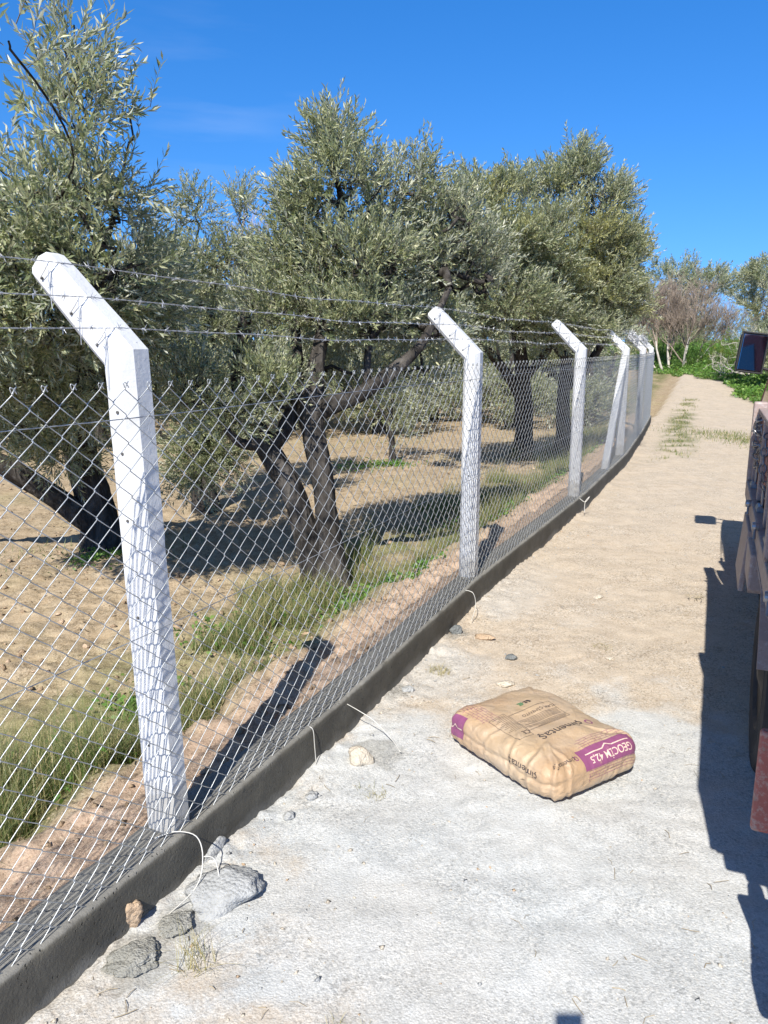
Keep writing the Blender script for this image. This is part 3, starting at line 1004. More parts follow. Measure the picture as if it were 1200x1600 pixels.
n = 26000
y = 1.2 + 13 * RNG.random(n) ** 2.0
x = RNG.uniform(-1.6, 6, n)
so = off_wall(x, y)
keep = (so > 0.02) & (x < 0.55 * y + .3)
dens = 0.35 * np.exp(-so / .30) + 0.24 + 0.5 * (fbm(x * 1.1, y * 1.1, 3, 61) > .25)
keep &= RNG.random(n) < dens
x, y = x[keep], y[keep]
sz = 0.0016 + 0.0090 * RNG.random(len(x)) ** 5 + 0.008 * np.exp(-off_wall(x, y) / .2) * RNG.random(len(x)) ** 2
P = np.stack([x, y, ground_z(x, y) + sz * .2], 1)
scatter_rocks('gravel', P, sz, [ROCK_PALE, ROCK_TAN, ROCK_CEM], RNG.choice([0, 0, 0, 1, 2, 2, 2], len(x)), 'fine grit and small chips of stone strewn on the road', 'gravel')
n = 30000
y = 0.8 + 17 * RNG.random(n) ** 1.6
x = RNG.uniform(-9, 5, n)
so = -off_wall(x, y)
keep = (so > 0.17) & (RNG.random(n) < np.where(so < 1.0, .9, .45) * (0.35 + .65 * (fbm(x, y, 3, 63) > 0)))
x, y = x[keep], y[keep]
sz = 0.004 + 0.034 * RNG.random(len(x)) ** 4
P = np.stack([x, y, ground_z(x, y) + sz * .15], 1)
CLOD = rock_mat('soil_clod', (0.30, 0.21, 0.135), (0.44, 0.33, 0.22))
scatter_rocks('soil_clods', P, sz, [CLOD, ROCK_TAN], RNG.choice([0, 0, 0, 1], len(x)), 'loose clods of tilled soil behind the wall and under the trees', 'soil clods')

# ------------------------------------------------------------------ cement bag
BHX, BHY, BHZ, BE1, BE2 = 0.258, 0.328, 0.097, 0.58, 0.25
bag_rz = math.atan2(-0.545, -0.838)
bag = empty('cement_bag', (0.660, 2.99, 0.0), bag_rz)
bag.location.z = float(np.mean([ground_z(bag.location.x + a, bag.location.y + b, False) for a in (-.2, 0, .2) for b in (-.2, 0, .2)])) - 0.004


def bag_point(th, ph):
    def sg(v, e): return np.sign(v) * np.abs(v) ** e
    c, s = np.cos(ph), np.sin(ph)
    return BHX * sg(c, BE1) * sg(np.cos(th), BE2), BHY * sg(c, BE1) * sg(np.sin(th), BE2), BHZ * sg(s, BE1)


nth, nph = 440, 130
tt = np.linspace(0, 1, nth, endpoint=False)
# equal spacing round the boxy outline
thd = np.linspace(0, 2 * np.pi, 20001)
xd, yd, _ = bag_point(thd, np.zeros_like(thd))
sd_ = np.concatenate([[0], np.cumsum(np.hypot(np.diff(xd), np.diff(yd)))]); TH = np.interp(tt * sd_[-1], sd_, thd)
phd = np.linspace(-np.pi / 2, np.pi / 2, 8001)
xd, yd, zd = bag_point(np.zeros_like(phd), phd)
sp = np.concatenate([[0], np.cumsum(np.hypot(np.diff(xd), np.diff(zd)))]); PH = np.interp(np.linspace(0.002, 0.998, nph) * sp[-1], sp, phd)
T2, P2 = np.meshgrid(TH, PH)
X, Y, Z = bag_point(T2, P2)
rim = np.clip(np.maximum(np.abs(X) / BHX, np.abs(Y) / BHY), 0, 1)
# paper creases: a few long folds running in from the corners and sides plus fine crumple
cre = np.zeros_like(X)
rr = random.Random(9)
folds = [((BHX * .9, BHY * .95), (0.05, 0.10), .0075), ((BHX * .98, BHY * .6), (0.10, 0.16), .006), ((BHX * .6, BHY), (0.12, 0.14), .005), ((BHX, .10), (0.12, .02), .005),
         ((-BHX, BHY * .9), (-.08, .12), .006), ((BHX, -.05), (.13, -.02), .004), ((-BHX * .95, .02), (-.12, .03), .004), ((BHX * .95, -BHY * .9), (.10, -.16), .006), ((-BHX * .9, -BHY * .9), (-.1, -.17), .005)]
for (p0, p1, amp) in folds:
    d = np.array(p1) - np.array(p0); L = np.hypot(*d); d = d / L
    along = (X - p0[0]) * d[0] + (Y - p0[1]) * d[1]
    side = -(X - p0[0]) * d[1] + (Y - p0[1]) * d[0] + 0.012 * np.sin(along * 30)
    env = sstep(-.05, .02, along) * sstep(L, L * .45, along)
    cre += amp * env * (np.exp(-(side / .009) ** 2) - .8 * np.exp(-((side - .02) / .012) ** 2))
side_m = sstep(.035, -.01, Z)
cre += side_m * 0.0045 * fbm(X * 16 + Z * 6, Y * 16 - Z * 7, 3, 71) + 0.0022 * fbm(X * 9, Y * 9, 3, 72) + .0022 * rim ** 3 * fbm(X * 24, Y * 24 + Z * 15, 3, 73)
rdg = np.clip(1 - np.abs(fbm(X * 6.0 + .3 * Z, Y * 6.0, 3, 76)) * 4.5, 0, 1) ** 1.6
cre += 0.0016 * rdg * (0.35 + rim ** 2)
rdg2 = np.clip(1 - np.abs(fbm(X * 11 + Z * 14, Y * 11 - Z * 12, 2, 77)) * 4.0, 0, 1) ** 1.5
cre -= 0.0022 * rdg2 * side_m
cre -= side_m * 0.007 * np.exp(-((Z - 0.004) / .010) ** 2) * (np.abs(X) > BHX * .8)          # gusset fold in the long sides
nX, nY, nZ = X / BHX ** 2, Y / BHY ** 2, Z / BHZ ** 2
nl = np.sqrt(nX ** 2 + nY ** 2 + nZ ** 2); nX, nY, nZ = nX / nl, nY / nl, nZ / nl
X, Y, Z = X + nX * cre, Y + nY * cre, Z + nZ * cre
Z = Z + (0.013 * pn(X * 4.5, Y * 4.5, 74) + 0.006 * pn(X * 10, Y * 10, 78)) * (Z > -.02)                   # the filling settles unevenly
Z = np.maximum(Z + BHZ, 0.0)
V = np.stack([X.ravel(), Y.ravel(), Z.ravel()], 1)
I = np.arange(nph * nth).reshape(nph, nth)
Ir = np.roll(I, -1, 1)
Q = np.stack([I[:-1].ravel(), Ir[:-1].ravel(), Ir[1:].ravel(), I[1:].ravel()], 1)
V = np.concatenate([V, [[0, 0, 0], [0, 0, Z[-1].mean()]]])
Tt = np.concatenate([np.stack([np.full(nth, len(V) - 2), Ir[0], I[0]], 1), np.stack([np.full(nth, len(V) - 1), I[-1], Ir[-1]], 1)])
k = M('brown_kraft_paper')
oc = k.coord()
c = k.ramp(k.noise(9, 6, 0.6, oc), [(0.3, (0.43, 0.305, 0.185)), (0.7, (0.53, 0.40, 0.265))])
c = k.mix(k.ramp(k.noise(5, 5, 0.6, oc), [(0.42, 0.0), (0.68, 0.6)]), c, (0.50, 0.42, 0.335))
c = k.mix(k.ramp(k.noise(120, 3, 0.7, oc), [(0.66, 0.0), (0.74, 0.5)]), c, (0.25, 0.16, 0.08))
c = k.mix(k.ramp(k.noise(2.2, 4, 0.6, oc), [(0.45, 0.0), (0.62, 0.55)]), c, (0.40, 0.225, 0.10))
vr = k.voronoi(9, k.coord('Object', (1, 1, 2.2)), 'DISTANCE_TO_EDGE')
cr = k.ramp(vr, [(0.0, 0.0), (0.16, 1.0)])
hh_ = k.math('ADD', k.math('MULTIPLY', k.noise(30, 6, 0.7, oc, 1.2), 0.7), k.math('MULTIPLY', cr, 0.18))
MAT_KRAFT = k.done(c, 0.38, 0, k.bump(hh_, 0.7, 0.012), 0.5)
sack_me = np_mesh('sack', V, Q, Tt)
bmv = bmesh.new(); bmv.from_mesh(sack_me); bmesh.ops.recalc_face_normals(bmv, faces=bmv.faces[:]); bmv.to_mesh(sack_me)
SACK_BVH = BVHTree.FromBMesh(bmv); bmv.free()
sack = link_mesh('sack', sack_me, MAT_KRAFT, bag, smooth=True)


def unwrap(a, d, axis):
    """point on the sack: a = place across, d = way over the top from the middle line, past the edge and down the side"""
    H1, H2 = (BHX, BHY) if axis == 'y' else (BHY, BHX)
    base = (abs(a) / H1) ** (2 / BE2)
    u = np.linspace(0, 1, 160)
    ymax = H2 * max(0.0, 1 - base) ** (BE2 / 2)
    yy = ymax * (1 - (1 - u) ** 3)
    q = (base + (yy / H2) ** (2 / BE2)) ** (BE2 / BE1)
    zz = BHZ * np.maximum(0, 1 - q) ** (BE1 / 2)
    yy = np.concatenate([yy, yy[::-1][1:]]); zz = np.concatenate([zz, -zz[::-1][1:]])
    ln = np.concatenate([[0], np.cumsum(np.hypot(np.diff(yy), np.diff(zz)))])
    y_, z_ = np.interp(abs(d), ln, yy) * (1 if d >= 0 else -1), np.interp(abs(d), ln, zz) + BHZ
    p = Vector((a, y_, z_)) if axis == 'y' else Vector((y_, a, z_))
    co, nn, _, _ = SACK_BVH.find_nearest(p)
    return co, nn


def wrap_bm(bm, fn, lift):
    for ax in (0, 1):
        lo = min(v.co[ax] for v in bm.verts); hi = max(v.co[ax] for v in bm.verts)
        for g in np.arange(math.floor(lo / .008) * .008, hi, .008):
            co = [0, 0, 0]; co[ax] = g
            no = [0, 0, 0]; no[ax] = 1
            bmesh.ops.bisect_plane(bm, geom=bm.verts[:] + bm.edges[:] + bm.faces[:], plane_co=co, plane_no=no)
    for v in bm.verts:
        co, nn = fn(v.co.x, v.co.y)
        v.co = co + nn * lift


def text_bm(s, size, x, y, align='CENTER', bold=0.0, sx=1.0):
    cu = bpy.data.curves.new('t', 'FONT')
    cu.body = s; cu.size = size; cu.align_x = align; cu.align_y = 'CENTER'; cu.offset = bold
    to = bpy.data.objects.new('t', cu); COL.objects.link(to)
    bpy.context.view_layer.update()
    me = bpy.data.meshes.new_from_object(to.evaluated_get(bpy.context.evaluated_depsgraph_get()))
    bpy.data.objects.remove(to); bpy.data.curves.remove(cu)
    bm = bmesh.new(); bm.from_mesh(me); bpy.data.meshes.remove(me)
    for v in bm.verts: v.co = Vector((v.co.x * sx + x, v.co.y + y, 0))
    return bm


def poly_bm(polys):
    bm = bmesh.new()
    for p in polys:
        vs = [bm.verts.new((a, b, 0)) for a, b in p]
        bm.faces.new(vs)
    return bm


def rect(x0, y0, x1, y1): return [(x0, y0), (x1, y0), (x1, y1), (x0, y1)]


def frame_rects(x0, y0, x1, y1, t=0.0016):
    return [rect(x0, y0, x1, y0 + t), rect(x0, y1 - t, x1, y1), rect(x0, y0, x0 + t, y1), rect(x1 - t, y0, x1, y1)]


def ring(cx, cy, r0, r1, a0=0.0, a1=6.283, n=20):
    out = []
    for i in range(n):
        p, q = a0 + (a1 - a0) * i / n, a0 + (a1 - a0) * (i + 1) / n
        out.append([(cx + r0 * math.cos(p), cy + r0 * math.sin(p)), (cx + r1 * math.cos(p), cy + r1 * math.sin(p)),
                    (cx + r1 * math.cos(q), cy + r1 * math.sin(q)), (cx + r0 * math.cos(q), cy + r0 * math.sin(q))])
    return out


def print_on(name, items, mat, lift):
    tot = bmesh.new()
    for bm, fn in items:
        wrap_bm(bm, fn, lift)
        me = bpy.data.meshes.new('x'); bm.to_mesh(me); bm.free()
        tot.from_mesh(me); bpy.data.meshes.remove(me)
    me = bpy.data.meshes.new(name); tot.to_mesh(me); tot.free()
    return link_mesh(name, me, mat, bag)


TOP = lambda a, d: unwrap(a, d, 'y')
SIDE = lambda a, d: unwrap(-a, d, 'x')          # left long side in the photo: text runs along it


def ink(name, c):
    k = M(name)
    oc = k.coord()
    w = k.ramp(k.noise(40, 5, 0.7, oc), [(0.62, 0.0), (0.78, 0.6)])
    return k.done(k.mix(w, c, (0.50, 0.36, 0.22)), 0.5, 0, None, 0.3)


INK_K, INK_P, INK_PL, INK_G = ink('black_print', (0.045, 0.038, 0.045)), ink('purple_print', (0.24, 0.075, 0.16)), ink('pale_print', (0.66, 0.50, 0.42)), ink('green_print', (0.06, 0.22, 0.10))
TH = 0.0014
blk = [(text_bm('çimentaş', 0.058, 0.005, 0.125, sx=1.12), TOP),
       (text_bm('çimentaş', 0.028, 0.155, 0.292, sx=1.1), TOP),
       (text_bm('TÜRK ÇİMENTO', 0.020, -0.03, -0.045, sx=1.25), TOP),
       (text_bm('CE', 0.034, 0.135, 0.055), TOP),
       (text_bm('çimentaş', 0.040, -0.165, 0.288, sx=1.1), SIDE),
       (poly_bm(frame_rects(-0.115, -0.075, 0.115, 0.055) + frame_rects(-0.115, -0.022, 0.115, 0.030, TH) + frame_rects(0.12, -0.10, 0.20, 0.085, TH)), TOP),
       (poly_bm([rect(-0.108 + .003 * (i % 3), 0.036 + i * .006, 0.10 - .02 * ((i * 7) % 4), 0.0375 + i * .006) for i in range(3)]
                + [rect(-0.105, -0.014 + i * .0075, 0.104 - .015 * ((i * 5) % 4), -0.0125 + i * .0075) for i in range(5)]
                + [rect(0.126, -0.09 + i * .0085, 0.19 - .012 * ((i * 5) % 3), -0.0885 + i * .0085) for i in range(14)]), TOP),
       (poly_bm([rect(-0.052, -0.135, -0.018, -0.127), rect(-0.052, -0.127, -0.042, -0.108), rect(-0.036, -0.121, -0.020, -0.112)]), TOP)]
print_on('black_lettering', blk, INK_K, 0.0018)
print_on('green_emblem', [(poly_bm([rect(-0.014, -0.135, 0.014, -0.128), rect(-0.014, -0.1245, 0.010, -0.118), rect(-0.006, -0.1145, 0.014, -0.108)]), TOP)], INK_G, 0.0018)
pur = [(poly_bm([rect(-0.225, 0.262, 0.075, 0.352)]), TOP),
       (poly_bm([rect(0.195, 0.235, 0.310, 0.335)]), SIDE),
       (poly_bm(ring(-0.150, 0.128, 0.012, 0.0185) + ring(-0.150, 0.128, 0.0, 0.0001)), TOP),
       (poly_bm(ring(0.094, 0.292, 0.0075, 0.0115)), TOP)]
# brick pattern in thin purple lines round the labels
bl = []
for r_ in range(5):
    y0 = 0.215 + r_ * 0.0115
    bl.append(rect(-0.235, y0, 0.02 + .02 * (r_ % 2), y0 + TH))
    for q in range(8):
        if (q * 3 + r_ * 5) % 4: bl.append(rect(-0.22 + q * .032 + .016 * (r_ % 2), y0, -0.22 + q * .032 + .016 * (r_ % 2) + TH, y0 + .0115))
for r_ in range(4):
    y0 = 0.355 + r_ * .012
    bl.append(rect(-0.21, y0, 0.06, y0 + TH))
    for q in range(8):
        if (q + r_) % 3: bl.append(rect(-0.2 + q * .034 + .017 * (r_ % 2), y0, -0.2 + q * .034 + .017 * (r_ % 2) + TH, y0 + .012))
pur.append((poly_bm(bl), TOP))
bl = []
for r_ in range(6):
    y0 = 0.150 + r_ * 0.0125
    bl.append(rect(0.08 + .03 * (r_ % 2), y0, 0.29, y0 + TH))
    for q in range(6):
        if (q * 3 + r_ * 5) % 4: bl.append(rect(0.10 + q * .032 + .016 * (r_ % 2), y0, 0.10 + q * .032 + .016 * (r_ % 2) + TH, y0 + .0125))
pur.append((poly_bm(bl), SIDE))
print_on('purple_label', pur, INK_P, 0.0012)


def roofline(x0, x1, xm, y0, h, w, t):
    return [rect(x0, y0, xm - w, y0 + t), rect(xm + w, y0, x1, y0 + t), [(xm - w, y0), (xm, y0 - h), (xm, y0 - h + t * 1.2), (xm - w, y0 + t)],
            [(xm, y0 - h), (xm + w, y0), (xm + w, y0 + t), (xm, y0 - h + t * 1.2)]]


wht = [(text_bm('GEOCİM 42,5', 0.038, -0.078, 0.318, bold=0.0004), TOP),
       (poly_bm(roofline(-0.195, 0.045, -0.075, 0.289, 0.014, 0.026, 0.005)), TOP),
       (poly_bm(roofline(0.205, 0.300, 0.255, 0.29, 0.014, 0.018, 0.005)), SIDE)]
print_on('label_lettering', wht, INK_PL, 0.0024)
tag(bag, 'full brown paper cement bag with purple label lying on the dusty road', 'cement bag')

# ------------------------------------------------------------------ phone that takes the picture (its shadow lies at the bottom edge)
ph = empty('smartphone', (0, -0.012, H_CAM))
ph.rotation_euler = (-PITCH, 0, 0)
mb = MB(); mb.box((0.0, -0.004, -0.060), (0.0745, 0.0078, 0.150), None, 0.0035)
mb.build('body', plain('dark_phone_shell', (0.03, 0.03, 0.035), 0.35), ph)
mb = MB(); mb.box((0.0, -0.0092, -0.060), (0.069, 0.002, 0.143), None, 0.0008)
mb.build('screen', plain('phone_glass', (0.01, 0.01, 0.012), 0.08), ph)
tag(ph, 'dark smartphone held up, its small square shadow on the cement dust', 'phone')

# ------------------------------------------------------------------ flatbed truck parked along the right edge
AZ_T = rad(23.0)
truck = empty('flatbed_truck', (0, 0, 0), -AZ_T)
TC = Vector((1.30, 3.6, 0))       # middle of the truck in (across, along)
_ax = TC.x + 0.09
truck.location = (TC.y * math.sin(AZ_T) + _ax * math.cos(AZ_T), TC.y * math.cos(AZ_T) - _ax * math.sin(AZ_T), 0)


def L(o_, l_, z): return Vector((o_ - TC.x, l_ - TC.y, z))


def worn(name, c, rust=(0.16, 0.07, 0.035), amount=0.5, chalk=(0.5, 0.45, 0.42)):
    k = M(name)
    oc = k.coord()
    n1, n2 = k.noise(7, 7, 0.7, oc), k.noise(38, 6, 0.75, oc)
    col = k.ramp(n1, [(0.3, tuple(x * .8 for x in c)), (0.7, c)])
    col = k.mix(k.ramp(n2, [(0.50, 0.0), (0.62, amount)]), col, chalk)
    col = k.mix(k.ramp(k.noise(16, 6, 0.75, oc), [(0.60, 0.0), (0.68, amount * 1.4)]), col, rust)
    return k.done(col, 0.6, 0, k.bump(n2, 0.25, 0.004), 0.4)


T_MAR = worn('faded_maroon_paint', (0.33, 0.12, 0.10))
T_GREY = worn('rusty_worn_paint', (0.38, 0.29, 0.255), amount=0.5)
T_RED = worn('chipped_red_paint', (0.40, 0.12, 0.095), (0.30, 0.26, 0.21), 0.55, (0.46, 0.40, 0.34))
T_BLK = plain('black_chassis', (0.03, 0.03, 0.032), 0.6, 0, .3, 12, 0.3)
T_RUB = plain('tyre_rubber', (0.035, 0.035, 0.036), 0.85, 0, .3, 15, 0.3)
T_STL = plain('bare_steel', (0.35, 0.35, 0.36), 0.4, 0.7, .3, 20)
T_WOOD = plain('bed_planks', (0.22, 0.16, 0.11), 0.85, 0, .35, 9, 0.4)
T_CAB = worn('cab_paint', (0.30, 0.06, 0.06), amount=0.3)
k = M('window_glass'); T_GLASS = k.done((0.02, 0.025, 0.03), 0.05, 0, None, 0.6)
k = M('mirror_glass'); T_MIR = k.done((0.30, 0.31, 0.34), 0.08, 1.0, k.bump(k.noise(3), 0.03, 0.01))
T_LAMP = plain('red_lamp', (0.45, 0.02, 0.015), 0.2)
T_CHAIN = plain('chain_steel', (0.30, 0.30, 0.31), 0.45, 0.8, .3, 40)

W1 = 2.36                                         # right side of the bed
mb = MB(); mb.box(L(1.27, 3.29, 0.93), (2.16, 3.38, 0.07), None, 0.01)
mb.build('bed_floor', T_WOOD, truck)
mb = MB()
for o_ in (0.85, 1.7): mb.box(L(o_, 3.9, 0.74), (0.09, 5.2, 0.20), None, 0.012)
for l_ in (1.7, 2.3, 3.2, 4.1, 4.9): mb.box(L(1.27, l_, 0.845), (2.06, 0.07, 0.10), None, 0.01)
mb.build('chassis_frame', T_BLK, truck)


def dropside(o_, sgn, name):
    """side board with ribs, rail and hinges; sgn -1 is the side towards the fence"""
    p = MB()
    for q in range(3):
        p.box(L(o_, 3.295, 1.025 + q * .128), (0.028, 3.36, 0.118), None, 0.006)
    w = p.build(name, T_MAR, truck)
    for l_ in np.linspace(1.68, 4.90, 6):
        q = MB()
        q.box(L(o_ + sgn * .020, l_, 1.15), (0.030, 0.07, 0.40), None, 0.006)
        q.build('rib', T_GREY, w)
    q = MB()
    q.box(L(o_ + sgn * .006, 3.295, 1.352), (0.05, 3.40, 0.03), None, 0.006)
    q.build('top_rail', T_GREY, w)
    for l_ in np.linspace(1.9, 4.7, 5):
        q = MB()
        q.lathe([(0.016, -.05), (0.018, -.045), (0.018, .045), (0.016, .05)], 12, 'y', L(o_ + sgn * .03, l_, 0.955))
        q.box(L(o_ + sgn * .022, l_, 1.01), (0.010, 0.05, 0.11), None, 0.003)
        q.build('hinge', T_STL, w)
    return w


ds = dropside(0.185, -1, 'dropside')
dropside(W1, 1, 'dropside')
for o_ in (0.150, W1 + .035):
    mb = MB()
    mb.box(L(o_, 3.40, 0.895), (0.045, 3.16, 0.10), None, 0.008)
    mb.build('side_rail', T_GREY, truck)
mb = MB()
for q in range(3): mb.box(L(1.27, 1.612, 1.025 + q * .128), (2.10, 0.028, 0.118), None, 0.006)
tg = mb.build('tailgate', T_MAR, truck)
for o_ in (0.3, 0.95, 1.6, 2.24):
    mb = MB(); mb.box(L(o_, 1.588, 1.15), (0.07, 0.03, 0.40), None, 0.006)
    mb.build('rib', T_GREY, tg)
mb = MB()
for q in range(3): mb.box(L(1.27, 4.985, 1.025 + q * .128), (2.12, 0.03, 0.118), None, 0.006)
for o_ in (0.30, 1.27, 2.24): mb.box(L(o_, 4.962, 1.30), (0.05, 0.05, 0.70), None, 0.006)
mb.box(L(1.27, 4.962, 1.64), (2.0, 0.05, 0.05), None, 0.008)
mb.build('headboard', T_GREY, truck)
# corner post of the bed with a latch, and a chain hooked over it
for (c_, s_) in (((0.165, 4.955, 1.17), (0.075, 0.07, 0.46)), ((0.150, 3.05, 1.16), (0.05, 0.08, 0.44))):
    mb = MB()
    mb.box(L(*c_), s_, None, 0.01)
    mb.build('stake', T_GREY, truck)
mb = MB()


def link_ring(c, t, u, l_=0.028, w_=0.011, r_=0.0042):
    pts = []
    for e in range(15):
        a = 2 * math.pi * e / 14
        pts.append(c + t * math.cos(a) * l_ + u * math.sin(a) * w_ * 1.4)
    mb.tube(pts, r_, 6, cap=False)


cp = [(0.185, 4.93, 1.36), (0.150, 4.86, 1.30), (0.145, 4.72, 1.16), (0.160, 4.58, 1.06), (0.150, 4.44, 1.10), (0.155, 4.32, 1.24), (0.180, 4.22, 1.33), (0.160, 4.12, 1.27), (0.150, 4.02, 1.12), (0.170, 3.94, 1.02)]
pts = [L(*p) for p in cp]
acc = []
for a, b in zip(pts[:-1], pts[1:]):
    m_ = max(1, int((b - a).length / 0.042))
    acc += [a.lerp(b, e / m_) for e in range(m_)]
acc.append(pts[-1])
for e in range(len(acc) - 1):
    t = (acc[e + 1] - acc[e]).normalized()
    u, w, _ = frame_of(t)
    link_ring((acc[e] + acc[e + 1]) / 2, t, u if e % 2 else w)
for e in range(26):                               # slack bunched by the corner
    r3 = random.Random(e)
    c = L(0.170 + r3.uniform(-.03, .03), 4.55 + r3.uniform(-.12, .30), 1.20 + r3.uniform(-.12, .14))
    u, w, t = frame_of((r3.gauss(0, 1), r3.gauss(0, 1), r3.gauss(0, 1)))
    link_ring(c, t, u)
mb.build('load_chain', T_CHAIN, truck)
# storage flap and splash plate under the bed
mb = MB()
mb.box(L(0.115, 4.20, 0.70), (0.025, 0.50, 0.30), Matrix.Rotation(rad(4), 3, 'Y'), 0.006)
mb.build('side_flap', T_GREY, truck)
mb = MB()
mb.box(L(0.135, 3.62, 0.78), (0.06, 0.34, 0.16), None, 0.01)
mb.build('locker', T_GREY, truck)
for l_, z in ((4.25, 0.93), (3.55, 0.96), (2.55, 0.95)):
    mb = MB()
    mb.lathe([(0.006, -.016), (0.017, -.014), (0.019, 0.0), (0.017, .014), (0.006, .016)], 14, 'x', L(0.118, l_, z))
    mb.tube([L(0.118, l_, z), L(0.115, l_ - .04, z - .05)], 0.006, 8)
    mb.build('latch', T_STL, truck)


def wheel(o_, l_, r=0.43, w=0.24, sgn=-1):
    e = empty('wheel', L(o_, l_, r)); e.parent = truck
    mb = MB()
    pr = [(r * .62, -w * .5 + .02), (r * .80, -w * .5), (r * .93, -w * .48), (r * .985, -w * .40), (r, -w * .28)]
    for g in (-.2, 0.0, .2):
        pr += [(r, w * (g - .09)), (r - .010, w * (g - .08)), (r - .010, w * (g - .03)), (r, w * (g - .02))]
    pr += [(r, w * .28), (r * .985, w * .40), (r * .93, w * .48), (r * .80, w * .5), (r * .62, w * .5 - .02)]
    mb.lathe(pr, 48, 'x')
    mb.build('tyre', T_RUB, e)
    mb = MB()
    f = sgn
    mb.lathe([(r * .62, f * (w * .5 - .02)), (r * .58, f * (w * .5 - .005)), (r * .54, f * (w * .5 - .02)), (r * .50, f * (w * .5 - .08)), (r * .30, f * (w * .5 - .09)), (r * .24, f * (w * .5 - .02)), (r * .1, f * (w * .5))], 32, 'x')
    for q in range(6):
        a = q * math.pi / 3
        mb.lathe([(0.012, f * (w * .5 - .09)), (0.012, f * (w * .5 - .065))], 6, 'x', (0, r * .4 * math.cos(a), r * .4 * math.sin(a)))
    mb.build('rim', T_BLK, e)
    return e


for l_ in (3.30, 5.60):
    wheel(0.285 if l_ < 4 else 0.42, l_, sgn=-1); wheel(2.33 if l_ < 4 else 2.16, l_, sgn=1)
# mud guards over the rear wheels and mud flaps behind them
for o_ in (0.23, 2.31):
    mb = MB()
    pts_o = []
    vs, fs = [], []
    for q in range(13):
        a = rad(20 + q * 140 / 12)
        for (ww, dz) in ((-.15, 0), (.15, 0)):
            vs.append(L(o_ + ww + (.045 if o_ < 1 else -.045), 3.30 + 0.50 * math.cos(a), min(0.43 + 0.50 * math.sin(a), .845)))
    for q in range(12): fs.append((q * 2, q * 2 + 1, q * 2 + 3, q * 2 + 2))
    mb.add(vs, fs)
    o = mb.build('mudguard', T_GREY, truck, fix=False)
    sm_ = o.modifiers.new('thick', 'SOLIDIFY'); sm_.thickness = 0.008
    mb = MB()
    mb.box(L(o_ + (.065 if o_ < 1 else -.065), 2.335, 0.45), (0.36, 0.030, 0.33), None, 0.012)
    mb.build('mud_flap', T_RED, truck)
mb = MB(); mb.box(L(1.27, 1.50, 0.52), (2.12, 0.09, 0.13), None, 0.015)
mb.box(L(0.7, 1.50, .70), (0.06, .06, .3)); mb.box(L(1.84, 1.50, .70), (0.06, .06, .3))
for o_ in (0.235, 2.305): mb.box(L(o_, 1.72, 0.52), (0.045, 0.36, 0.125), None, 0.012)
mb.build('rear_bumper', T_BLK, truck)
for o_ in (0.42, 2.12):
    mb = MB(); mb.box(L(o_ + .04 if o_ < 1 else o_ - .04, 1.585, 0.69), (0.30, 0.025, 0.52), None, 0.008)
    mb.build('lamp_board', T_GREY, truck)
for o_ in (0.42, 2.12):
    mb = MB(); mb.box(L(o_, 1.440, 0.55), (0.22, 0.05, 0.10), None, 0.012)
    mb.build('tail_lamp', T_LAMP, truck)
mb = MB(); mb.box(L(0.258, 1.83, 0.42), (0.13, 0.03, 0.30), Matrix.Rotation(rad(-6), 3, 'Y'), 0.01)
mb.build('splash_plate', T_GREY, truck)
# cab
mb = MB()
prof = [(5.03, 0.62), (5.03, 1.80), (5.12, 1.90), (6.12, 1.90), (6.26, 1.84), (6.72, 1.28), (7.15, 1.16), (7.22, 1.08), (7.22, 0.62), (5.95, .62), (5.90, .80), (5.70, .93), (5.40, .93), (5.20, .80), (5.15, .62)]
lo, hi = 0.24, 2.32
vs, fs = [], []
for (l_, z) in prof:
    ins = 0.10 * max(0, (z - 1.25) / .65)
    vs += [L(lo + ins, l_, z), L(hi - ins, l_, z)]
n = len(prof)
for q in range(n):
    a, b = q * 2, ((q + 1) % n) * 2
    fs.append((a, b, b + 1, a + 1))
fs.append(tuple(q * 2 for q in range(n))); fs.append(tuple(q * 2 + 1 for q in reversed(range(n))))
mb.add(vs, fs)
cabo = mb.build('cab', T_CAB, truck)
bv = cabo.modifiers.new('bevel', 'BEVEL'); bv.width = 0.03; bv.segments = 3; bv.limit_method = 'ANGLE'; bv.angle_limit = rad(25)
for sd in (0, 1):
    mb = MB()
    vs = []
    for (l_, z) in ((5.30, 1.30), (6.42, 1.30), (6.12, 1.78), (5.30, 1.78)):
        ins = 0.10 * max(0, (z - 1.25) / .65) - .006
        vs.append(L(lo + ins if sd == 0 else hi - ins, l_, z))
    mb.add(vs, [(0, 1, 2, 3)])
    o = mb.build('side_window', T_GLASS, cabo, fix=False)
    mb = MB()
    oo = lo - .012 if sd == 0 else hi + .012
    mb.box(L(oo, 5.55, 1.14), (0.02, 0.14, 0.03), None, 0.006)
    mb.build('door_handle', T_BLK, cabo)
mb = MB()
mb.add([L(.42, 6.325, 1.775), L(2.14, 6.325, 1.775), L(2.18, 6.665, 1.36), L(.38, 6.665, 1.36)], [(0, 1, 2, 3)])
o = mb.build('windscreen', T_GLASS, cabo, fix=False)
mb = MB(); mb.add([L(.5, 5.018, 1.4), L(2.06, 5.018, 1.4), L(2.0, 5.018, 1.72), L(.56, 5.018, 1.72)], [(0, 1, 2, 3)])
mb.build('rear_window', T_GLASS, cabo, fix=False)
for o_ in (0.5, 2.06):
    mb = MB(); mb.lathe([(0.09, 0), (0.10, .02), (0.09, .035), (0.03, .045)], 24, 'y', L(o_, 7.215, 0.90))
    mb.build('headlight', T_GLASS, truck)
mb = MB(); mb.box(L(1.28, 7.28, 0.62), (2.1, 0.10, 0.18), None, 0.03)
mb.build('front_bumper', T_BLK, truck)
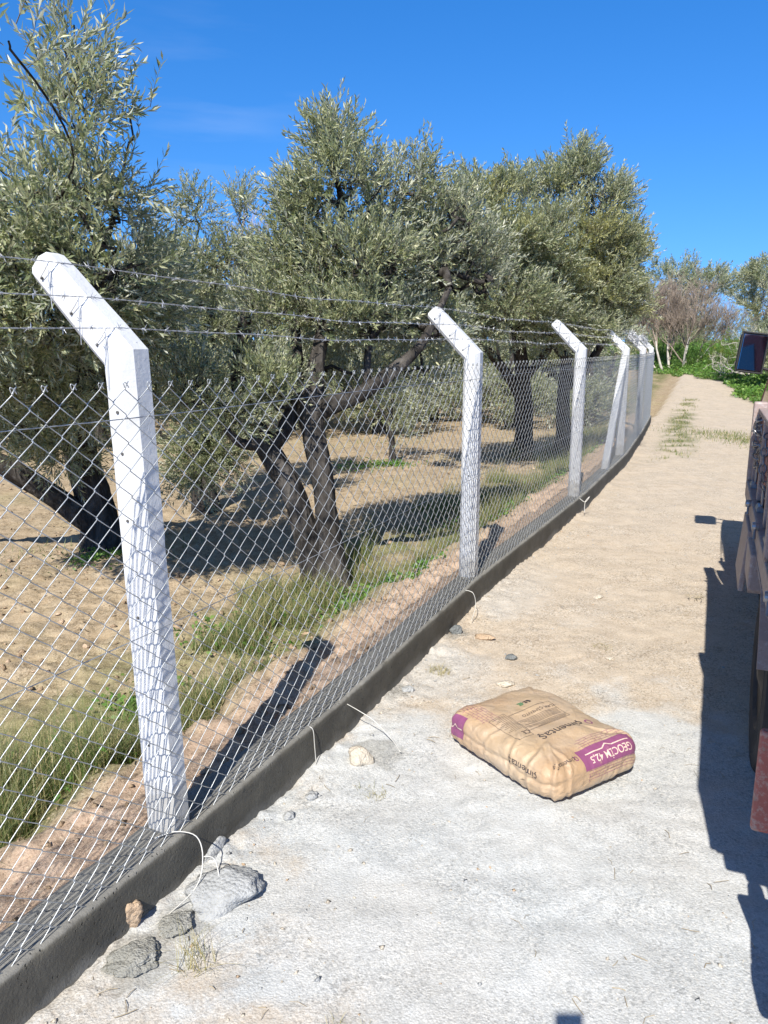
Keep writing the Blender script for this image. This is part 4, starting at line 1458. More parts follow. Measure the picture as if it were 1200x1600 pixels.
# wing mirrors on arms
for sd, o_, sg in ((0, 0.150, -1), (1, 2.485, 1)):
    mir = empty('wing_mirror', L(o_, 6.55, 1.668)); mir.parent = truck
    mir.rotation_euler = (rad(-3), rad(7) * -sg, rad(9) if sd == 0 else rad(-9))
    mb = MB(); mb.box((0, 0.028, 0), (0.195, 0.075, 0.300), None, 0.032)
    hsg = mb.build('housing', T_BLK, mir)
    mb = MB(); mb.box((0, -0.0125, 0), (0.168, 0.012, 0.268), None, 0.004)
    for v in range(len(mb.v)): pass
    mb.build('mirror_glass', T_MIR, mir)
    mb = MB()
    for (x0, z0, x1, z1) in ((-.0855, .1385, .0855, .1505), (-.0855, -.1505, .0855, -.1385), (-.0975, -.1505, -.0865, .1505), (.0865, -.1505, .0975, .1505)):
        mb.box(((x0 + x1) / 2, -0.012, (z0 + z1) / 2), (x1 - x0, 0.022, z1 - z0), None, 0.004)
    mb.build('rim', T_BLK, mir)
    mb = MB()
    mb.tube([Vector((-sg * .06, .04, .06)), Vector((-sg * .16, .02, .055)), Vector((-sg * .32, -.12, .02))], 0.013, 8)
    mb.build('arm', T_BLK, mir)
    mb = MB()
    mb.tube([Vector((-sg * .06, .04, -.10)), Vector((-sg * .16, .02, -.11)), Vector((-sg * .30, -.10, -.16))], 0.011, 8)
    mb.build('arm', T_BLK, mir)
tag(truck, 'old flatbed truck with maroon dropsides parked along the right edge of the road', 'truck')

# ------------------------------------------------------------------ foliage materials
def leaf_mat(name, ramp_top, ramp_back, yellow=(0.42, 0.39, 0.13), rough=0.36, transl=0.30):
    k = M(name)
    geo = k.node('ShaderNodeNewGeometry')
    isl = geo.outputs['Random Per Island']
    top = k.ramp(isl, ramp_top)
    back = k.ramp(isl, ramp_back)
    tint = k.attr('tint')
    top = k.mix(k.ramp(tint, [(0.55, 0.0), (0.95, 0.85)]), top, yellow)
    back = k.mix(k.ramp(tint, [(0.55, 0.0), (0.95, 0.7)]), back, yellow)
    col = k.mix(geo.outputs['Backfacing'], top, back)
    k.put(k.b.inputs['Base Color'], col)
    k.put(k.b.inputs['Roughness'], rough)
    k.b.inputs['Specular IOR Level'].default_value = 0.45
    tr = k.node('ShaderNodeBsdfTranslucent')
    k.l.new(k.mix(1.0, col, (1.0, 1.05, 0.55), 'MULTIPLY'), tr.inputs['Color'])
    mxs = k.node('ShaderNodeMixShader')
    mxs.inputs['Fac'].default_value = transl
    k.l.new(k.b.outputs['BSDF'], mxs.inputs[1])
    k.l.new(tr.outputs['BSDF'], mxs.inputs[2])
    k.l.new(mxs.outputs['Shader'], k.out.inputs['Surface'])
    return k.m


OLIVE = leaf_mat('olive_leaves', [(0.0, (0.115, 0.15, 0.075)), (0.40, (0.235, 0.265, 0.14)), (0.8, (0.40, 0.42, 0.25)), (1.0, (0.54, 0.52, 0.32))],
                 [(0.0, (0.34, 0.365, 0.29)), (0.6, (0.46, 0.475, 0.38)), (1.0, (0.56, 0.55, 0.43))])
TWIG = plain('olive_twig', (0.17, 0.155, 0.125), 0.85, 0, .3, 20)
GRASS = leaf_mat('grass_blades', [(0.0, (0.075, 0.15, 0.03)), (0.5, (0.155, 0.25, 0.06)), (0.72, (0.33, 0.30, 0.13)), (1.0, (0.56, 0.47, 0.26))],
                 [(0.0, (0.09, 0.13, 0.04)), (0.55, (0.17, 0.20, 0.07)), (0.8, (0.32, 0.29, 0.13)), (1.0, (0.48, 0.40, 0.21))], (0.50, 0.41, 0.22), 0.5, 0.3)
WEEDS = leaf_mat('weed_leaves', [(0.0, (0.07, 0.16, 0.025)), (0.6, (0.13, 0.27, 0.045)), (1.0, (0.24, 0.36, 0.08))],
                 [(0.0, (0.08, 0.17, 0.035)), (0.6, (0.14, 0.27, 0.055)), (1.0, (0.24, 0.35, 0.09))], (0.30, 0.30, 0.05), 0.45, 0.35)

k = M('olive_bark')
oc = k.coord('Object', (1, 1, 0.35))
w = k.noise(9, 8, 0.7, oc, 1.2)
v = k.voronoi(24, oc)
c = k.ramp(w, [(0.32, (0.018, 0.016, 0.014)), (0.5, (0.06, 0.053, 0.047)), (0.74, (0.155, 0.14, 0.125))])
c = k.mix(k.ramp(k.noise(4, 5, 0.6), [(0.55, 0.0), (0.78, 0.4)]), c, (0.15, 0.14, 0.12))
BARK = k.done(c, 0.95, 0, k.bump(k.math('ADD', w, k.math('MULTIPLY', v, 0.6)), 1.0, 0.035), 0.1)
PALE_BARK = plain('bleached_wood', (0.50, 0.46, 0.40), 0.9, 0, .3, 6, 0.3)
BROWN_TWIG = plain('dry_brown_twigs', (0.25, 0.20, 0.16), 0.9, 0, .35, 4)
PINK_TWIG = plain('bare_reddish_twigs', (0.36, 0.28, 0.25), 0.9, 0, .3, 4)


# ------------------------------------------------------------------ sprig templates
def leaf_geo(base, d, nrm, ln, wd, fine, fold=0.22, curl=0.12):
    s = d.cross(nrm).normalized()
    if fine:
        m = base + d * ln * .48 - nrm * ln * 0.0
        v = [base, m + s * wd / 2 + nrm * wd * fold, m, m - s * wd / 2 + nrm * wd * fold, base + d * ln - nrm * ln * curl]
        return v, [(0, 1, 2), (1, 4, 2), (0, 2, 3), (2, 4, 3)]
    m = base + d * ln * .48
    v = [base, m + s * wd / 2 + nrm * wd * fold, base + d * ln - nrm * ln * curl, m - s * wd / 2 + nrm * wd * fold]
    return v, [(0, 1, 2), (0, 2, 3)]


def sprig(seed, ln=0.26, pairs=10, leaf=0.058, width=0.0125, fine=True, ang=42):
    rr = random.Random(seed)
    v, t, mi = [], [], []
    bend = Vector((rr.uniform(-.25, .25), rr.uniform(-.25, .25), 0))
    ax = lambda u: Vector((bend.x * u * u * ln, bend.y * u * u * ln, u * ln))
    for i in range(3):                                     # twig
        u0, u1 = i / 3, (i + 1) / 3
        b = len(v)
        for (u, r) in ((u0, 0.0021 * (1.1 - u0)), (u1, 0.0021 * (1.1 - u1))):
            for q in range(3):
                a = q * 2.094
                v.append(ax(u) + Vector((math.cos(a), math.sin(a), 0)) * r)
        for q in range(3):
            a0, a1 = b + q, b + (q + 1) % 3
            t += [(a0, a1, a1 + 3), (a0, a1 + 3, a0 + 3)]; mi += [1, 1]
    for i in range(pairs):
        u = 0.10 + 0.90 * (i + rr.uniform(-.25, .25)) / (pairs - 1)
        u = min(max(u, .05), 1)
        for sd in (0, 1):
            if rr.random() < 0.07: continue
            phi = i * 1.5708 + sd * math.pi + rr.uniform(-.45, .45)
            th = rad(ang + rr.uniform(-16, 18)) * (1.0 - 0.45 * u)
            out = Vector((math.cos(phi), math.sin(phi), 0))
            d = (out * math.sin(th) + Vector((0, 0, 1)) * math.cos(th)).normalized()
            nrm = (Vector((0, 0, 1)) * math.sin(th) - out * math.cos(th))
            tw = Matrix.Rotation(rr.uniform(-.9, .9), 3, d)
            nrm = tw @ nrm
            l_ = leaf * rr.uniform(.72, 1.18) * (0.72 + 0.5 * math.sin(min(1, u * 1.15) * 2.6))
            vv, ff = leaf_geo(ax(u), d, nrm, l_, width * rr.uniform(.8, 1.2), fine, rr.uniform(.05, .3), rr.uniform(-.08, .2))
            b = len(v); v += vv
            t += [tuple(q + b for q in f) for f in ff]; mi += [0] * len(ff)
    return np.array([tuple(p) for p in v]), np.array(t), np.array(mi)


SPR_F = [sprig(100 + i, 0.24, 10, 0.056, 0.0125, True) for i in range(6)]
SPR_M = [sprig(200 + i, 0.23, 10, 0.047, 0.0118, False) for i in range(6)]
SPR_L = [sprig(300 + i, 0.34, 8, 0.090, 0.024, False) for i in range(5)]
SPR_XL = [sprig(400 + i, 0.50, 8, 0.15, 0.045, False) for i in range(5)]


def place_sprigs(name, tmpl, pos, dirs, scale, tint, mats, parent):
    n = len(pos)
    dirs = dirs / np.linalg.norm(dirs, axis=1)[:, None]
    r = RNG.normal(size=(n, 3))
    u = np.cross(dirs, r); u /= np.linalg.norm(u, axis=1)[:, None]
    w = np.cross(dirs, u)
    Rm = np.stack([u, w, dirs], -1)
    which = RNG.integers(0, len(tmpl), n)
    Vs, Ts, Ms, Tn, b = [], [], [], [], 0
    for q, (v, t, m) in enumerate(tmpl):
        sel = np.where(which == q)[0]
        if not len(sel): continue
        VV = np.einsum('nij,kj->nki', Rm[sel], v) * scale[sel][:, None, None] + pos[sel][:, None, :]
        Vs.append(VV.reshape(-1, 3))
        Ts.append((t[None] + (np.arange(len(sel)) * len(v))[:, None, None] + b).reshape(-1, 3))
        Ms.append(np.tile(m, len(sel)))
        Tn.append(np.repeat(tint[sel], len(v)))
        b += len(sel) * len(v)
    me = np_mesh(name, np.concatenate(Vs), None, np.concatenate(Ts), None, np.concatenate(Ms))
    at = me.attributes.new('tint', 'FLOAT', 'POINT')
    at.data.foreach_set('value', np.concatenate(Tn).astype(np.float32))
    return link_mesh(name, me, mats, parent)


def at_px(x, y, Y):
    """world point seen at pixel (x, y) of the 1200x1600 photograph, at depth Y (used to plan the crowns)"""
    a, b = (x - 600) / 1202.0, -(y - 800) / 1202.0
    d = Vector((a, math.cos(PITCH) + b * math.sin(PITCH), -math.sin(PITCH) + b * math.cos(PITCH)))
    return Vector((0, 0, H_CAM)) + d * (Y / d.y)


def smooth_path(pts, n=6):
    out = []
    for j in range(len(pts) - 1):
        p0, p1, p2, p3 = pts[max(j - 1, 0)], pts[j], pts[j + 1], pts[min(j + 2, len(pts) - 1)]
        for e in range(n):
            t = e / n
            out.append(tuple(0.5 * ((2 * b_) + (c_ - a_) * t + (2 * a_ - 5 * b_ + 4 * c_ - d_) * t * t + (3 * b_ - a_ - 3 * c_ + d_) * t ** 3)
                             for a_, b_, c_, d_ in zip(p0, p1, p2, p3)))
    out.append(tuple(pts[-1]))
    return out


def trunk_tube(mb, pts, n, seed, gnarl=0.16):
    """tapered limb with a knotted, fluted outline; pts = (x, y, z, r)"""
    P = [Vector(p[:3]) for p in pts]
    u = None
    vs, fs = [], []
    for i, p in enumerate(P):
        t = (P[min(i + 1, len(P) - 1)] - P[max(i - 1, 0)]).normalized()
        if u is None: u = frame_of(t)[0]
        u = (u - t * u.dot(t)).normalized()
        w = t.cross(u)
        for q in range(n):
            a = 2 * math.pi * q / n
            d = u * math.cos(a) + w * math.sin(a)
            r = pts[i][3]
            g = 1 + gnarl * mnoise.noise(Vector((math.cos(a) * 1.7, math.sin(a) * 1.7, i * 0.16 + seed * 5.3))) * 1.6 \
                + gnarl * .6 * math.sin(a * 5 + seed + i * 0.07) * (0.5 + mnoise.noise(Vector((i * .1, seed, 0)))) \
                + gnarl * .5 * mnoise.noise(Vector((math.cos(a) * 5, math.sin(a) * 5, i * 0.5 + seed)))
            vs.append(p + d * r * g)
    for i in range(len(P) - 1):
        for q in range(n):
            a, b = i * n + q, i * n + (q + 1) % n
            fs.append((a, b, b + n, a + n))
    fs.append(tuple(reversed(range(n)))); fs.append(tuple(range((len(P) - 1) * n, len(P) * n)))
    mb.add(vs, fs)


def grow_tree(name, label, cat, base, limbs, blobs, nterm, nsprig, tmpl, group=None, seed=1, sides=12, tintbias=0.0, up=0.55, smin=.75, smax=1.2, yellow=None, inset=0.10):
    """limbs: polylines of (x, y, z, r), blobs: (centre, radii, weight)"""
    rng = np.random.default_rng(seed)
    base = Vector(base)
    root = empty(name, base)
    mb = MB()
    N, R_, PAR = [], [], []
    for li, lb in enumerate(limbs):
        sm = smooth_path(lb, 7)
        trunk_tube(mb, [(p[0] - base.x, p[1] - base.y, p[2] - base.z, p[3]) for p in sm], sides, seed + li)
        for j, p in enumerate(sm):
            if j > len(sm) * (0.35 if lb[0][3] > .06 else 0.1) or j == len(sm) - 1:
                N.append(p[:3]); R_.append(p[3]); PAR.append(-1)
    C = np.array([list(b[0]) for b in blobs]); Rr = np.array([b[1] for b in blobs])
    C[:, 2] -= inset; Rr = np.maximum(Rr - inset * .8, Rr * .45)
    wgt = np.array([(b[2] if len(b) > 2 else 1.0) * np.prod(b[1]) ** .75 for b in blobs]); wgt /= wgt.sum()

    def sample(n, shell):
        bi = rng.choice(len(blobs), n, p=wgt)
        d = rng.normal(size=(n, 3)); d /= np.linalg.norm(d, axis=1)[:, None]
        rr_ = rng.random(n) ** shell
        return C[bi] + d * Rr[bi] * rr_[:, None], bi
    A, bi = sample(nterm, 0.42)
    nodes = np.array(N)
    d0 = np.min(np.linalg.norm(A[:, None] - nodes[None], axis=2), axis=1)
    order = np.argsort(d0)
    nodes = list(nodes); par = list(PAR); lim = [True] * len(nodes)
    arr = np.zeros((len(nodes) + nterm * 12, 3)); arr[:len(nodes)] = nodes; cnt = len(nodes)
    par = np.full(len(arr), -1); leafn = np.zeros(len(arr))
    chains, ends, edirs = [], [], []
    for i in order:
        p = A[i]
        dd = np.linalg.norm(arr[:cnt] - p, axis=1) + 0.35 * np.maximum(0, arr[:cnt, 2] - p[2])
        j = int(np.argmin(dd))
        q = arr[j].copy()
        L_ = np.linalg.norm(p - q)
        m = int(min(10, max(2, L_ / 0.14)))
        mid = (p + q) / 2 + rng.normal(size=3) * L_ * .10 + np.array([0, 0, -.06 * L_])
        prev, ch = j, [q]
        for e in range(1, m + 1):
            t = e / m
            x = q * (1 - t) ** 2 + mid * 2 * t * (1 - t) + p * t * t
            arr[cnt] = x; par[cnt] = prev; prev = cnt; cnt += 1
            ch.append(x)
        chains.append((j, m, cnt))
        ends.append(prev)
    # pipe model
    for e in ends:
        q = e
        while q >= 0:
            leafn[q] += 1; q = par[q]
    for (j, m, c1) in chains:
        ids = [j] + list(range(c1 - m, c1))
        pts = []
        for q in ids:
            nn = leafn[q] if q != j else leafn[ids[1]]
            pts.append((*(arr[q] - np.array(base)), 0.0026 + 0.0019 * max(nn, 1) ** .55 if tmpl is not SPR_XL else 0.008 + 0.005 * max(nn, 1) ** .55))
        mb.tube([p[:3] for p in pts], [p[3] for p in pts], 5 if sides > 8 else 4, cap=False)
    mb.build('trunk', BARK, root, smooth=True, fix=False)
    # sprigs along the outer branches and at the ends
    cand = arr[len(N):cnt]; cpar = par[len(N):cnt]
    cl = leafn[len(N):cnt]
    ok = np.where(cl <= 3)[0]
    pick = rng.choice(ok, nsprig)
    pos = cand[pick] + rng.normal(size=(nsprig, 3)) * 0.055 * (1 if tmpl is not SPR_XL else 3)
    bd = cand[pick] - arr[np.maximum(cpar[pick], 0)]
    bd /= np.maximum(np.linalg.norm(bd, axis=1), 1e-6)[:, None]
    dist = ((pos[:, None] - C[None]) / Rr[None]); nb = np.argmin((dist ** 2).sum(2), 1)
    out = dist[np.arange(nsprig), nb]
    out /= np.maximum(np.linalg.norm(out, axis=1), 1e-6)[:, None]
    dirs = 0.5 * bd + 0.45 * out + np.array([0, 0, up]) + 0.42 * rng.normal(size=(nsprig, 3))
    sc = rng.uniform(smin, smax, nsprig)
    tint = 0.30 + tintbias + 0.28 * pn(pos[:, 0] * 1.4 + pos[:, 2], pos[:, 1] * 1.4 - pos[:, 2] * .8, seed + 80) + 0.10 * rng.normal(size=nsprig)
    if yellow is not None:
        yc, yr, ya = yellow
        tint += ya * np.exp(-(((pos - np.array(yc)) / np.array(yr)) ** 2).sum(1))
    place_sprigs('crown', tmpl, pos - np.array(base), dirs, sc, np.clip(tint, 0, 1), [OLIVE, TWIG], root)
    tag(root, label, cat, group)
    return root


def B(px, py, Y, rx, ry, rz, w=1.0):
    return (at_px(px, py, Y), (rx, ry, rz), w)


OLV = 'olive trees of the orchard'
# --- the big olive at the left edge
grow_tree('olive_tree', 'large near olive tree filling the left edge, leafy shoots reaching the picture top', 'olive tree', (-2.62, 7.0, -0.16),
          [[(-2.60, 7.0, -0.22, .26), (-2.62, 7.0, -0.05, .20), (-2.66, 6.98, .25, .155), (-2.72, 6.9, .70, .135), (-2.70, 6.75, 1.15, .12), (-2.50, 6.2, 1.65, .085), (-2.2, 5.5, 2.10, .045), (-2.0, 5.0, 2.45, .016)],
           [(-2.70, 6.92, .12, .10), (-3.0, 6.75, .45, .095), (-3.35, 6.5, .78, .085), (-3.9, 6.1, 1.15, .07), (-4.3, 5.6, 1.6, .05)],
           [(-2.70, 6.75, 1.1, .085), (-2.95, 6.0, 1.6, .07), (-2.75, 5.3, 2.05, .05), (-2.5, 4.7, 2.5, .025)],
           [(-2.95, 6.0, 1.55, .055), (-2.62, 5.75, 1.66, .045), (-2.2, 5.7, 1.54, .036), (-1.85, 5.75, 1.52, .02)],
           [(-2.2, 5.5, 2.1, .035), (-1.75, 5.0, 2.3, .02), (-1.58, 4.8, 2.5, .009)],
           [(-2.5, 4.7, 2.45, .02), (-2.3, 4.55, 2.6, .012), (-2.15, 4.5, 2.7, .008)]],
          [B(112, 50, 4.4, .12, .16, .26, 1.2), B(118, 150, 4.4, .18, .25, .22, 1.1), B(206, 165, 4.7, .13, .22, .24, .6), B(185, 270, 4.7, .17, .3, .2, .5), B(120, 290, 4.6, .34, .5, .26), B(15, 250, 4.5, .28, .4, .22, .4),
           B(20, 370, 4.6, .50, .6, .30), B(135, 400, 4.7, .45, .6, .28), B(225, 420, 5.4, .30, .5, .32), B(70, 480, 4.9, .6, .7, .26), B(190, 500, 5.5, .40, .5, .22),
           B(-60, 430, 4.6, .5, .7, .45), B(-140, 280, 4.6, .4, .6, .4, .6), B(40, 570, 5.4, .5, .4, .18, 1.0), B(130, 600, 5.8, .38, .4, .20, 1.1), B(105, 670, 6.4, .32, .3, .34, 1.4), B(30, 640, 5.9, .35, .3, .25, 1.2), B(215, 590, 5.9, .28, .3, .25, 1.2), B(-90, 560, 5.2, .5, .6, .25), B(12, 18, 3.2, .08, .18, .10, .35)],
          1000, 3700, SPR_F, OLV, 3, 18, -0.02, 0.45)
# --- the fork-trunked olive behind the mesh
grow_tree('olive_tree', 'olive tree with a dark forked trunk standing behind the mesh between the two nearest posts', 'olive tree', (-0.50, 5.82, -0.14),
          [[(-0.47, 5.84, -0.24, .25), (-0.50, 5.84, -0.08, .17), (-0.58, 5.83, .20, .115), (-0.71, 5.81, .62, .095), (-0.89, 5.8, .98, .090), (-1.03, 5.82, 1.22, .078), (-1.10, 5.9, 1.55, .06), (-1.05, 6.1, 2.0, .035)],
           [(-0.40, 5.80, -0.15, .16), (-0.42, 5.80, .20, .10), (-0.46, 5.80, .62, .082), (-0.52, 5.80, 1.02, .085), (-0.55, 5.82, 1.28, .095), (-0.50, 5.95, 1.66, .06), (-0.38, 6.05, 2.2, .04), (-0.30, 6.05, 2.75, .02)],
           [(-0.53, 5.80, 1.22, .075), (-0.34, 5.78, 1.31, .062), (-0.13, 5.78, 1.40, .056), (0.08, 5.82, 1.55, .048), (0.28, 5.85, 1.74, .035), (0.50, 6.1, 2.15, .02)],
           [(-0.86, 5.80, .98, .07), (-0.74, 5.84, 1.12, .06), (-0.66, 5.95, 1.45, .045), (-0.68, 6.1, 1.95, .032), (-0.62, 6.1, 2.4, .018)],
           [(-0.13, 5.8, 1.42, .03), (-0.10, 5.95, 1.8, .026), (0.05, 6.1, 2.3, .02)],
           [(-0.88, 5.8, .98, .05), (-1.08, 5.72, 1.02, .035), (-1.22, 5.7, 1.2, .02)]],
          [B(520, 205, 6.0, .18, .25, .16, 1.2), B(535, 270, 6.0, .28, .35, .22), B(475, 300, 6.0, .20, .3, .20), B(590, 300, 6.2, .24, .4, .3), B(648, 270, 6.4, .20, .3, .26), B(700, 330, 6.7, .30, .45, .30),
           B(460, 380, 6.1, .27, .45, .28), B(560, 390, 6.0, .45, .6, .32), B(660, 390, 6.5, .38, .5, .32), B(740, 400, 7.0, .33, .5, .40), B(440, 470, 6.0, .35, .5, .25), B(550, 480, 6.0, .45, .6, .25),
           B(650, 490, 6.5, .42, .5, .25), B(400, 570, 5.8, .24, .4, .20, .7), B(360, 630, 5.6, .20, .25, .22, 1.2), B(300, 590, 5.5, .22, .3, .2, 1.1), B(430, 585, 5.6, .24, .3, .16, 1.0), B(560, 590, 6.3, .25, .3, .15, .7), B(520, 560, 6.2, .3, .4, .13, .5), B(640, 560, 6.8, .30, .4, .16, .5), B(430, 610, 5.7, .15, .25, .15, .4)],
          1050, 4000, SPR_M, OLV, 5, 18, 0.0, 0.6)
# --- the olive between those two, farther back
grow_tree('olive_tree', 'olive tree farther back between the left-edge olive and the forked one, with foliage drooping low', 'olive tree', (-2.05, 8.7, -0.14),
          [[(-2.05, 8.7, -0.25, .2), (-2.08, 8.7, .3, .12), (-2.0, 8.65, 1.0, .10), (-1.95, 8.7, 1.7, .07), (-1.9, 9.0, 2.6, .035)],
           [(-2.0, 8.65, 1.0, .07), (-1.6, 8.5, 1.6, .05), (-1.35, 8.8, 2.3, .03)], [(-2.0, 8.65, .9, .06), (-2.3, 8.2, 1.4, .045), (-2.4, 8.0, 2.0, .03)]],
          [B(378, 320, 9.4, .15, .3, .34, 1.2), B(400, 380, 9.4, .25, .4, .26), B(300, 320, 8.8, .26, .4, .26), B(330, 400, 9.0, .55, .6, .35), B(275, 420, 8.6, .5, .6, .4), B(420, 430, 9.2, .45, .5, .4),
           B(340, 490, 8.8, .65, .7, .35), B(270, 540, 8.3, .45, .6, .4), B(320, 610, 7.9, .42, .4, .40, 1.7), B(300, 710, 7.7, .33, .3, .42, 1.8), B(350, 690, 7.8, .25, .3, .38, 1.4), B(420, 560, 8.8, .4, .5, .3)],
          650, 3400, SPR_M, OLV, 7, 12, 0.0, 0.35)
# --- the two big crowns in front of the bend of the road
grow_tree('olive_tree', 'broad olive tree behind the second and third posts, with a black trunk', 'olive tree', (2.35, 12.9, -0.10),
          [[(2.33, 12.9, -0.2, .24), (2.36, 12.9, .25, .16), (2.30, 12.8, .8, .14), (2.2, 12.5, 1.4, .12), (2.0, 12.0, 2.1, .08), (1.8, 11.6, 2.9, .04)],
           [(2.3, 12.75, .8, .10), (2.0, 12.5, 1.25, .08), (1.5, 11.9, 1.8, .06), (1.2, 11.2, 2.4, .03)], [(2.25, 12.6, 1.2, .08), (2.6, 12.0, 1.9, .06), (2.5, 11.5, 2.8, .03)]],
          [B(800, 295, 11.2, .35, .6, .30), B(750, 310, 11.0, .45, .6, .35), B(770, 390, 10.8, .75, .8, .5), B(830, 380, 11.0, .7, .8, .55), B(710, 420, 10.6, .6, .7, .55), B(790, 470, 10.8, .8, .8, .4),
           B(720, 500, 10.8, .5, .6, .35), B(850, 500, 11.2, .6, .6, .35), B(690, 600, 10.8, .4, .4, .3, .5)],
          620, 3600, SPR_M, OLV, 9, 12, 0.04, 0.6, .95, 1.5, yellow=((1.6, 10.5, 3.4), (.7, 1.2, .7), .35))
grow_tree('olive_tree', 'tall sunlit yellowish olive tree behind the braced post, nearest the bend of the road', 'olive tree', (3.15, 13.4, -0.08),
          [[(3.12, 13.4, -0.2, .2), (3.13, 13.4, .3, .13), (3.05, 13.2, 1.0, .11), (3.0, 12.8, 1.8, .08), (2.9, 12.2, 2.7, .05), (2.8, 11.8, 3.4, .03)],
           [(3.05, 13.2, 1.0, .08), (3.5, 12.8, 1.7, .06), (3.6, 12.3, 2.4, .04)], [(3.0, 12.9, 1.5, .06), (2.4, 12.4, 2.1, .045), (2.1, 12.0, 2.6, .03)]],
          [B(905, 262, 11.8, .30, .45, .30, 1.2), B(865, 290, 11.8, .35, .5, .32), B(945, 310, 11.8, .35, .5, .35), B(900, 360, 11.6, .65, .7, .45), B(965, 390, 11.8, .40, .6, .45), B(985, 370, 12.0, .18, .3, .22, .7),
           B(920, 440, 11.6, .65, .7, .40), B(860, 440, 11.4, .6, .7, .4), B(975, 470, 11.8, .33, .5, .35), B(900, 505, 11.6, .6, .6, .25)],
          620, 3600, SPR_M, OLV, 11, 12, 0.16, 0.6, .95, 1.5, yellow=((2.8, 11.2, 3.0), (.8, 1.2, .7), .38))

# --- young olive standing on its own
grow_tree('young_olive', 'slim young olive with a pale thin trunk standing alone in the sunny clearing', 'young olive', (0.13, 12.3, -0.13),
          [[(0.13, 12.3, -0.2, .07), (0.13, 12.3, .2, .045), (0.10, 12.3, .55, .04), (0.13, 12.3, 1.0, .03), (0.2, 12.3, 1.5, .018)], [(0.10, 12.3, .5, .03), (-.05, 12.25, .75, .022), (-.22, 12.2, .98, .012)]],
          [B(618, 610, 12.3, .20, .25, .30), B(600, 560, 12.3, .4, .4, .3), B(650, 580, 12.3, .3, .35, .3), B(625, 665, 12.3, .13, .2, .2, .8)],
          90, 300, SPR_M, None, 13, 9, 0.0, 0.5, .9, 1.3)


# --- farther olives: two grown, then copied
def far_tree(seed, label, loc, s, rz, group, h=1.0, n_s=1500):
    rg = random.Random(seed)
    bl = []
    for q in range(14):
        a = rg.uniform(0, 6.28); r_ = rg.uniform(.2, 1.55)
        bl.append((Vector((loc[0] + math.cos(a) * r_ * s, loc[1] + math.sin(a) * r_ * s, loc[2] + (rg.uniform(1.7, 3.2) if q < 8 else rg.uniform(.8, 1.3)) * h)), (rg.uniform(.55, .95) * s, rg.uniform(.55, .95) * s, rg.uniform(.45, .7) * s), 1.0))
    x, y, z = loc
    limbs = [[(x, y, z - .2, .26), (x, y, z + .3, .16), (x + .1, y, z + .9, .14), (x - .2, y, z + 1.6, .1), (x - .3, y + .1, z + 2.6, .05)],
             [(x + .08, y, z + .8, .1), (x + .5, y - .2, z + 1.4, .08), (x + .9, y - .3, z + 2.2, .04)], [(x, y, z + 1.0, .09), (x - .6, y + .3, z + 1.6, .06), (x - 1.0, y + .4, z + 2.2, .03)]]
    return grow_tree('olive_tree', label, 'olive tree', loc, limbs, bl, 260 if n_s < 2000 else 620, n_s, SPR_L, group, seed, 8, 0.02, 0.5, .85, 1.3)


def cp(root, loc, rz, s, label, group):
    o = root.copy(); COL.objects.link(o); o.location = loc; o.rotation_euler = (0, 0, rz); o.scale = (s, s, s)
    for ch in root.children:
        c = ch.copy(); COL.objects.link(c); c.parent = o
    tag(o, label, None, group)
    return o


def gz(x, y): return float(ground_z(x, y, False))


FARG = 'olive trees farther off'
FL = 'one of the grey-green olive trees standing in rows far back in the orchard'
f1 = far_tree(21, FL, (-5.4, 14.5, gz(-5.4, 14.5)), 1, 0, FARG)
f2 = far_tree(22, FL, (-1.6, 17.5, gz(-1.6, 17.5)), 1, 0, FARG)
for i, (x, y, s, rz) in enumerate([(-8.8, 12.8, 1.0, 1.0), (1.2, 19.8, 1.05, 2.2), (-4.8, 20.5, 1.05, 3.4), (-9.5, 18.5, 1.1, 4.4), (4.6, 21.5, 1.1, 5.2), (-1.4, 24.0, 1.15, .5), (-7.2, 26, 1.2, 1.7),
                                   (2.7, 26.5, 1.2, 2.7), (-14, 24, 1.2, 3.1), (6.4, 26.5, 1.1, 3.9), (-11.5, 32, 1.3, .2), (-3.5, 33, 1.3, 5.0), (5.0, 33.5, 1.3, 1.2), (-18.5, 33, 1.3, 2.2), (-3.3, 15.6, .95, 4.1), (-0.1, 16.9, .85, 2.9), (0.9, 23.5, 1.1, 5.6), (4.9, 18.3, .8, .9), (-7.3, 16.4, 1.0, 3.0), (3.0, 18.2, .9, 1.4), (-2.9, 27.5, 1.2, .9), (5.6, 23.5, .9, 2.2)]):
    cp(f1 if i % 2 else f2, (x, y, gz(x, y) - .05), rz, s, FL, FARG)
far_tree(24, 'dark olive tree across the road at the right edge, above the truck mirror', (14.95, 26.5, gz(14.95, 26.5) - .1), 1.50, 0, None, 1.14, 8200)
cp(f2, (7.7, 10.4, gz(7.7, 10.4) - .1), .3, 1.0, 'olive tree beside the truck, out of view, dappling the road with shade', None)
cp(f2, (23.5, 36.5, gz(23.5, 36.5) - .1), 2.5, 1.2, 'olive tree at the right edge behind the one above the truck mirror', None)
cp(f2, (18.0, 50, gz(18, 50) - .3), 1.9, 1.75, 'distant olive tree rising just left of and behind the brown dry bush', None)
cp(f1, (26.0, 54, gz(26, 54) - .3), 4.0, 1.7, 'distant olive tree seen between the brown dry bush and the right-edge olive', None)
cp(f1, (22.0, 58, gz(22, 58) - .3), 0.4, 1.8, 'distant olive tree directly behind the top of the brown dry bush', None)


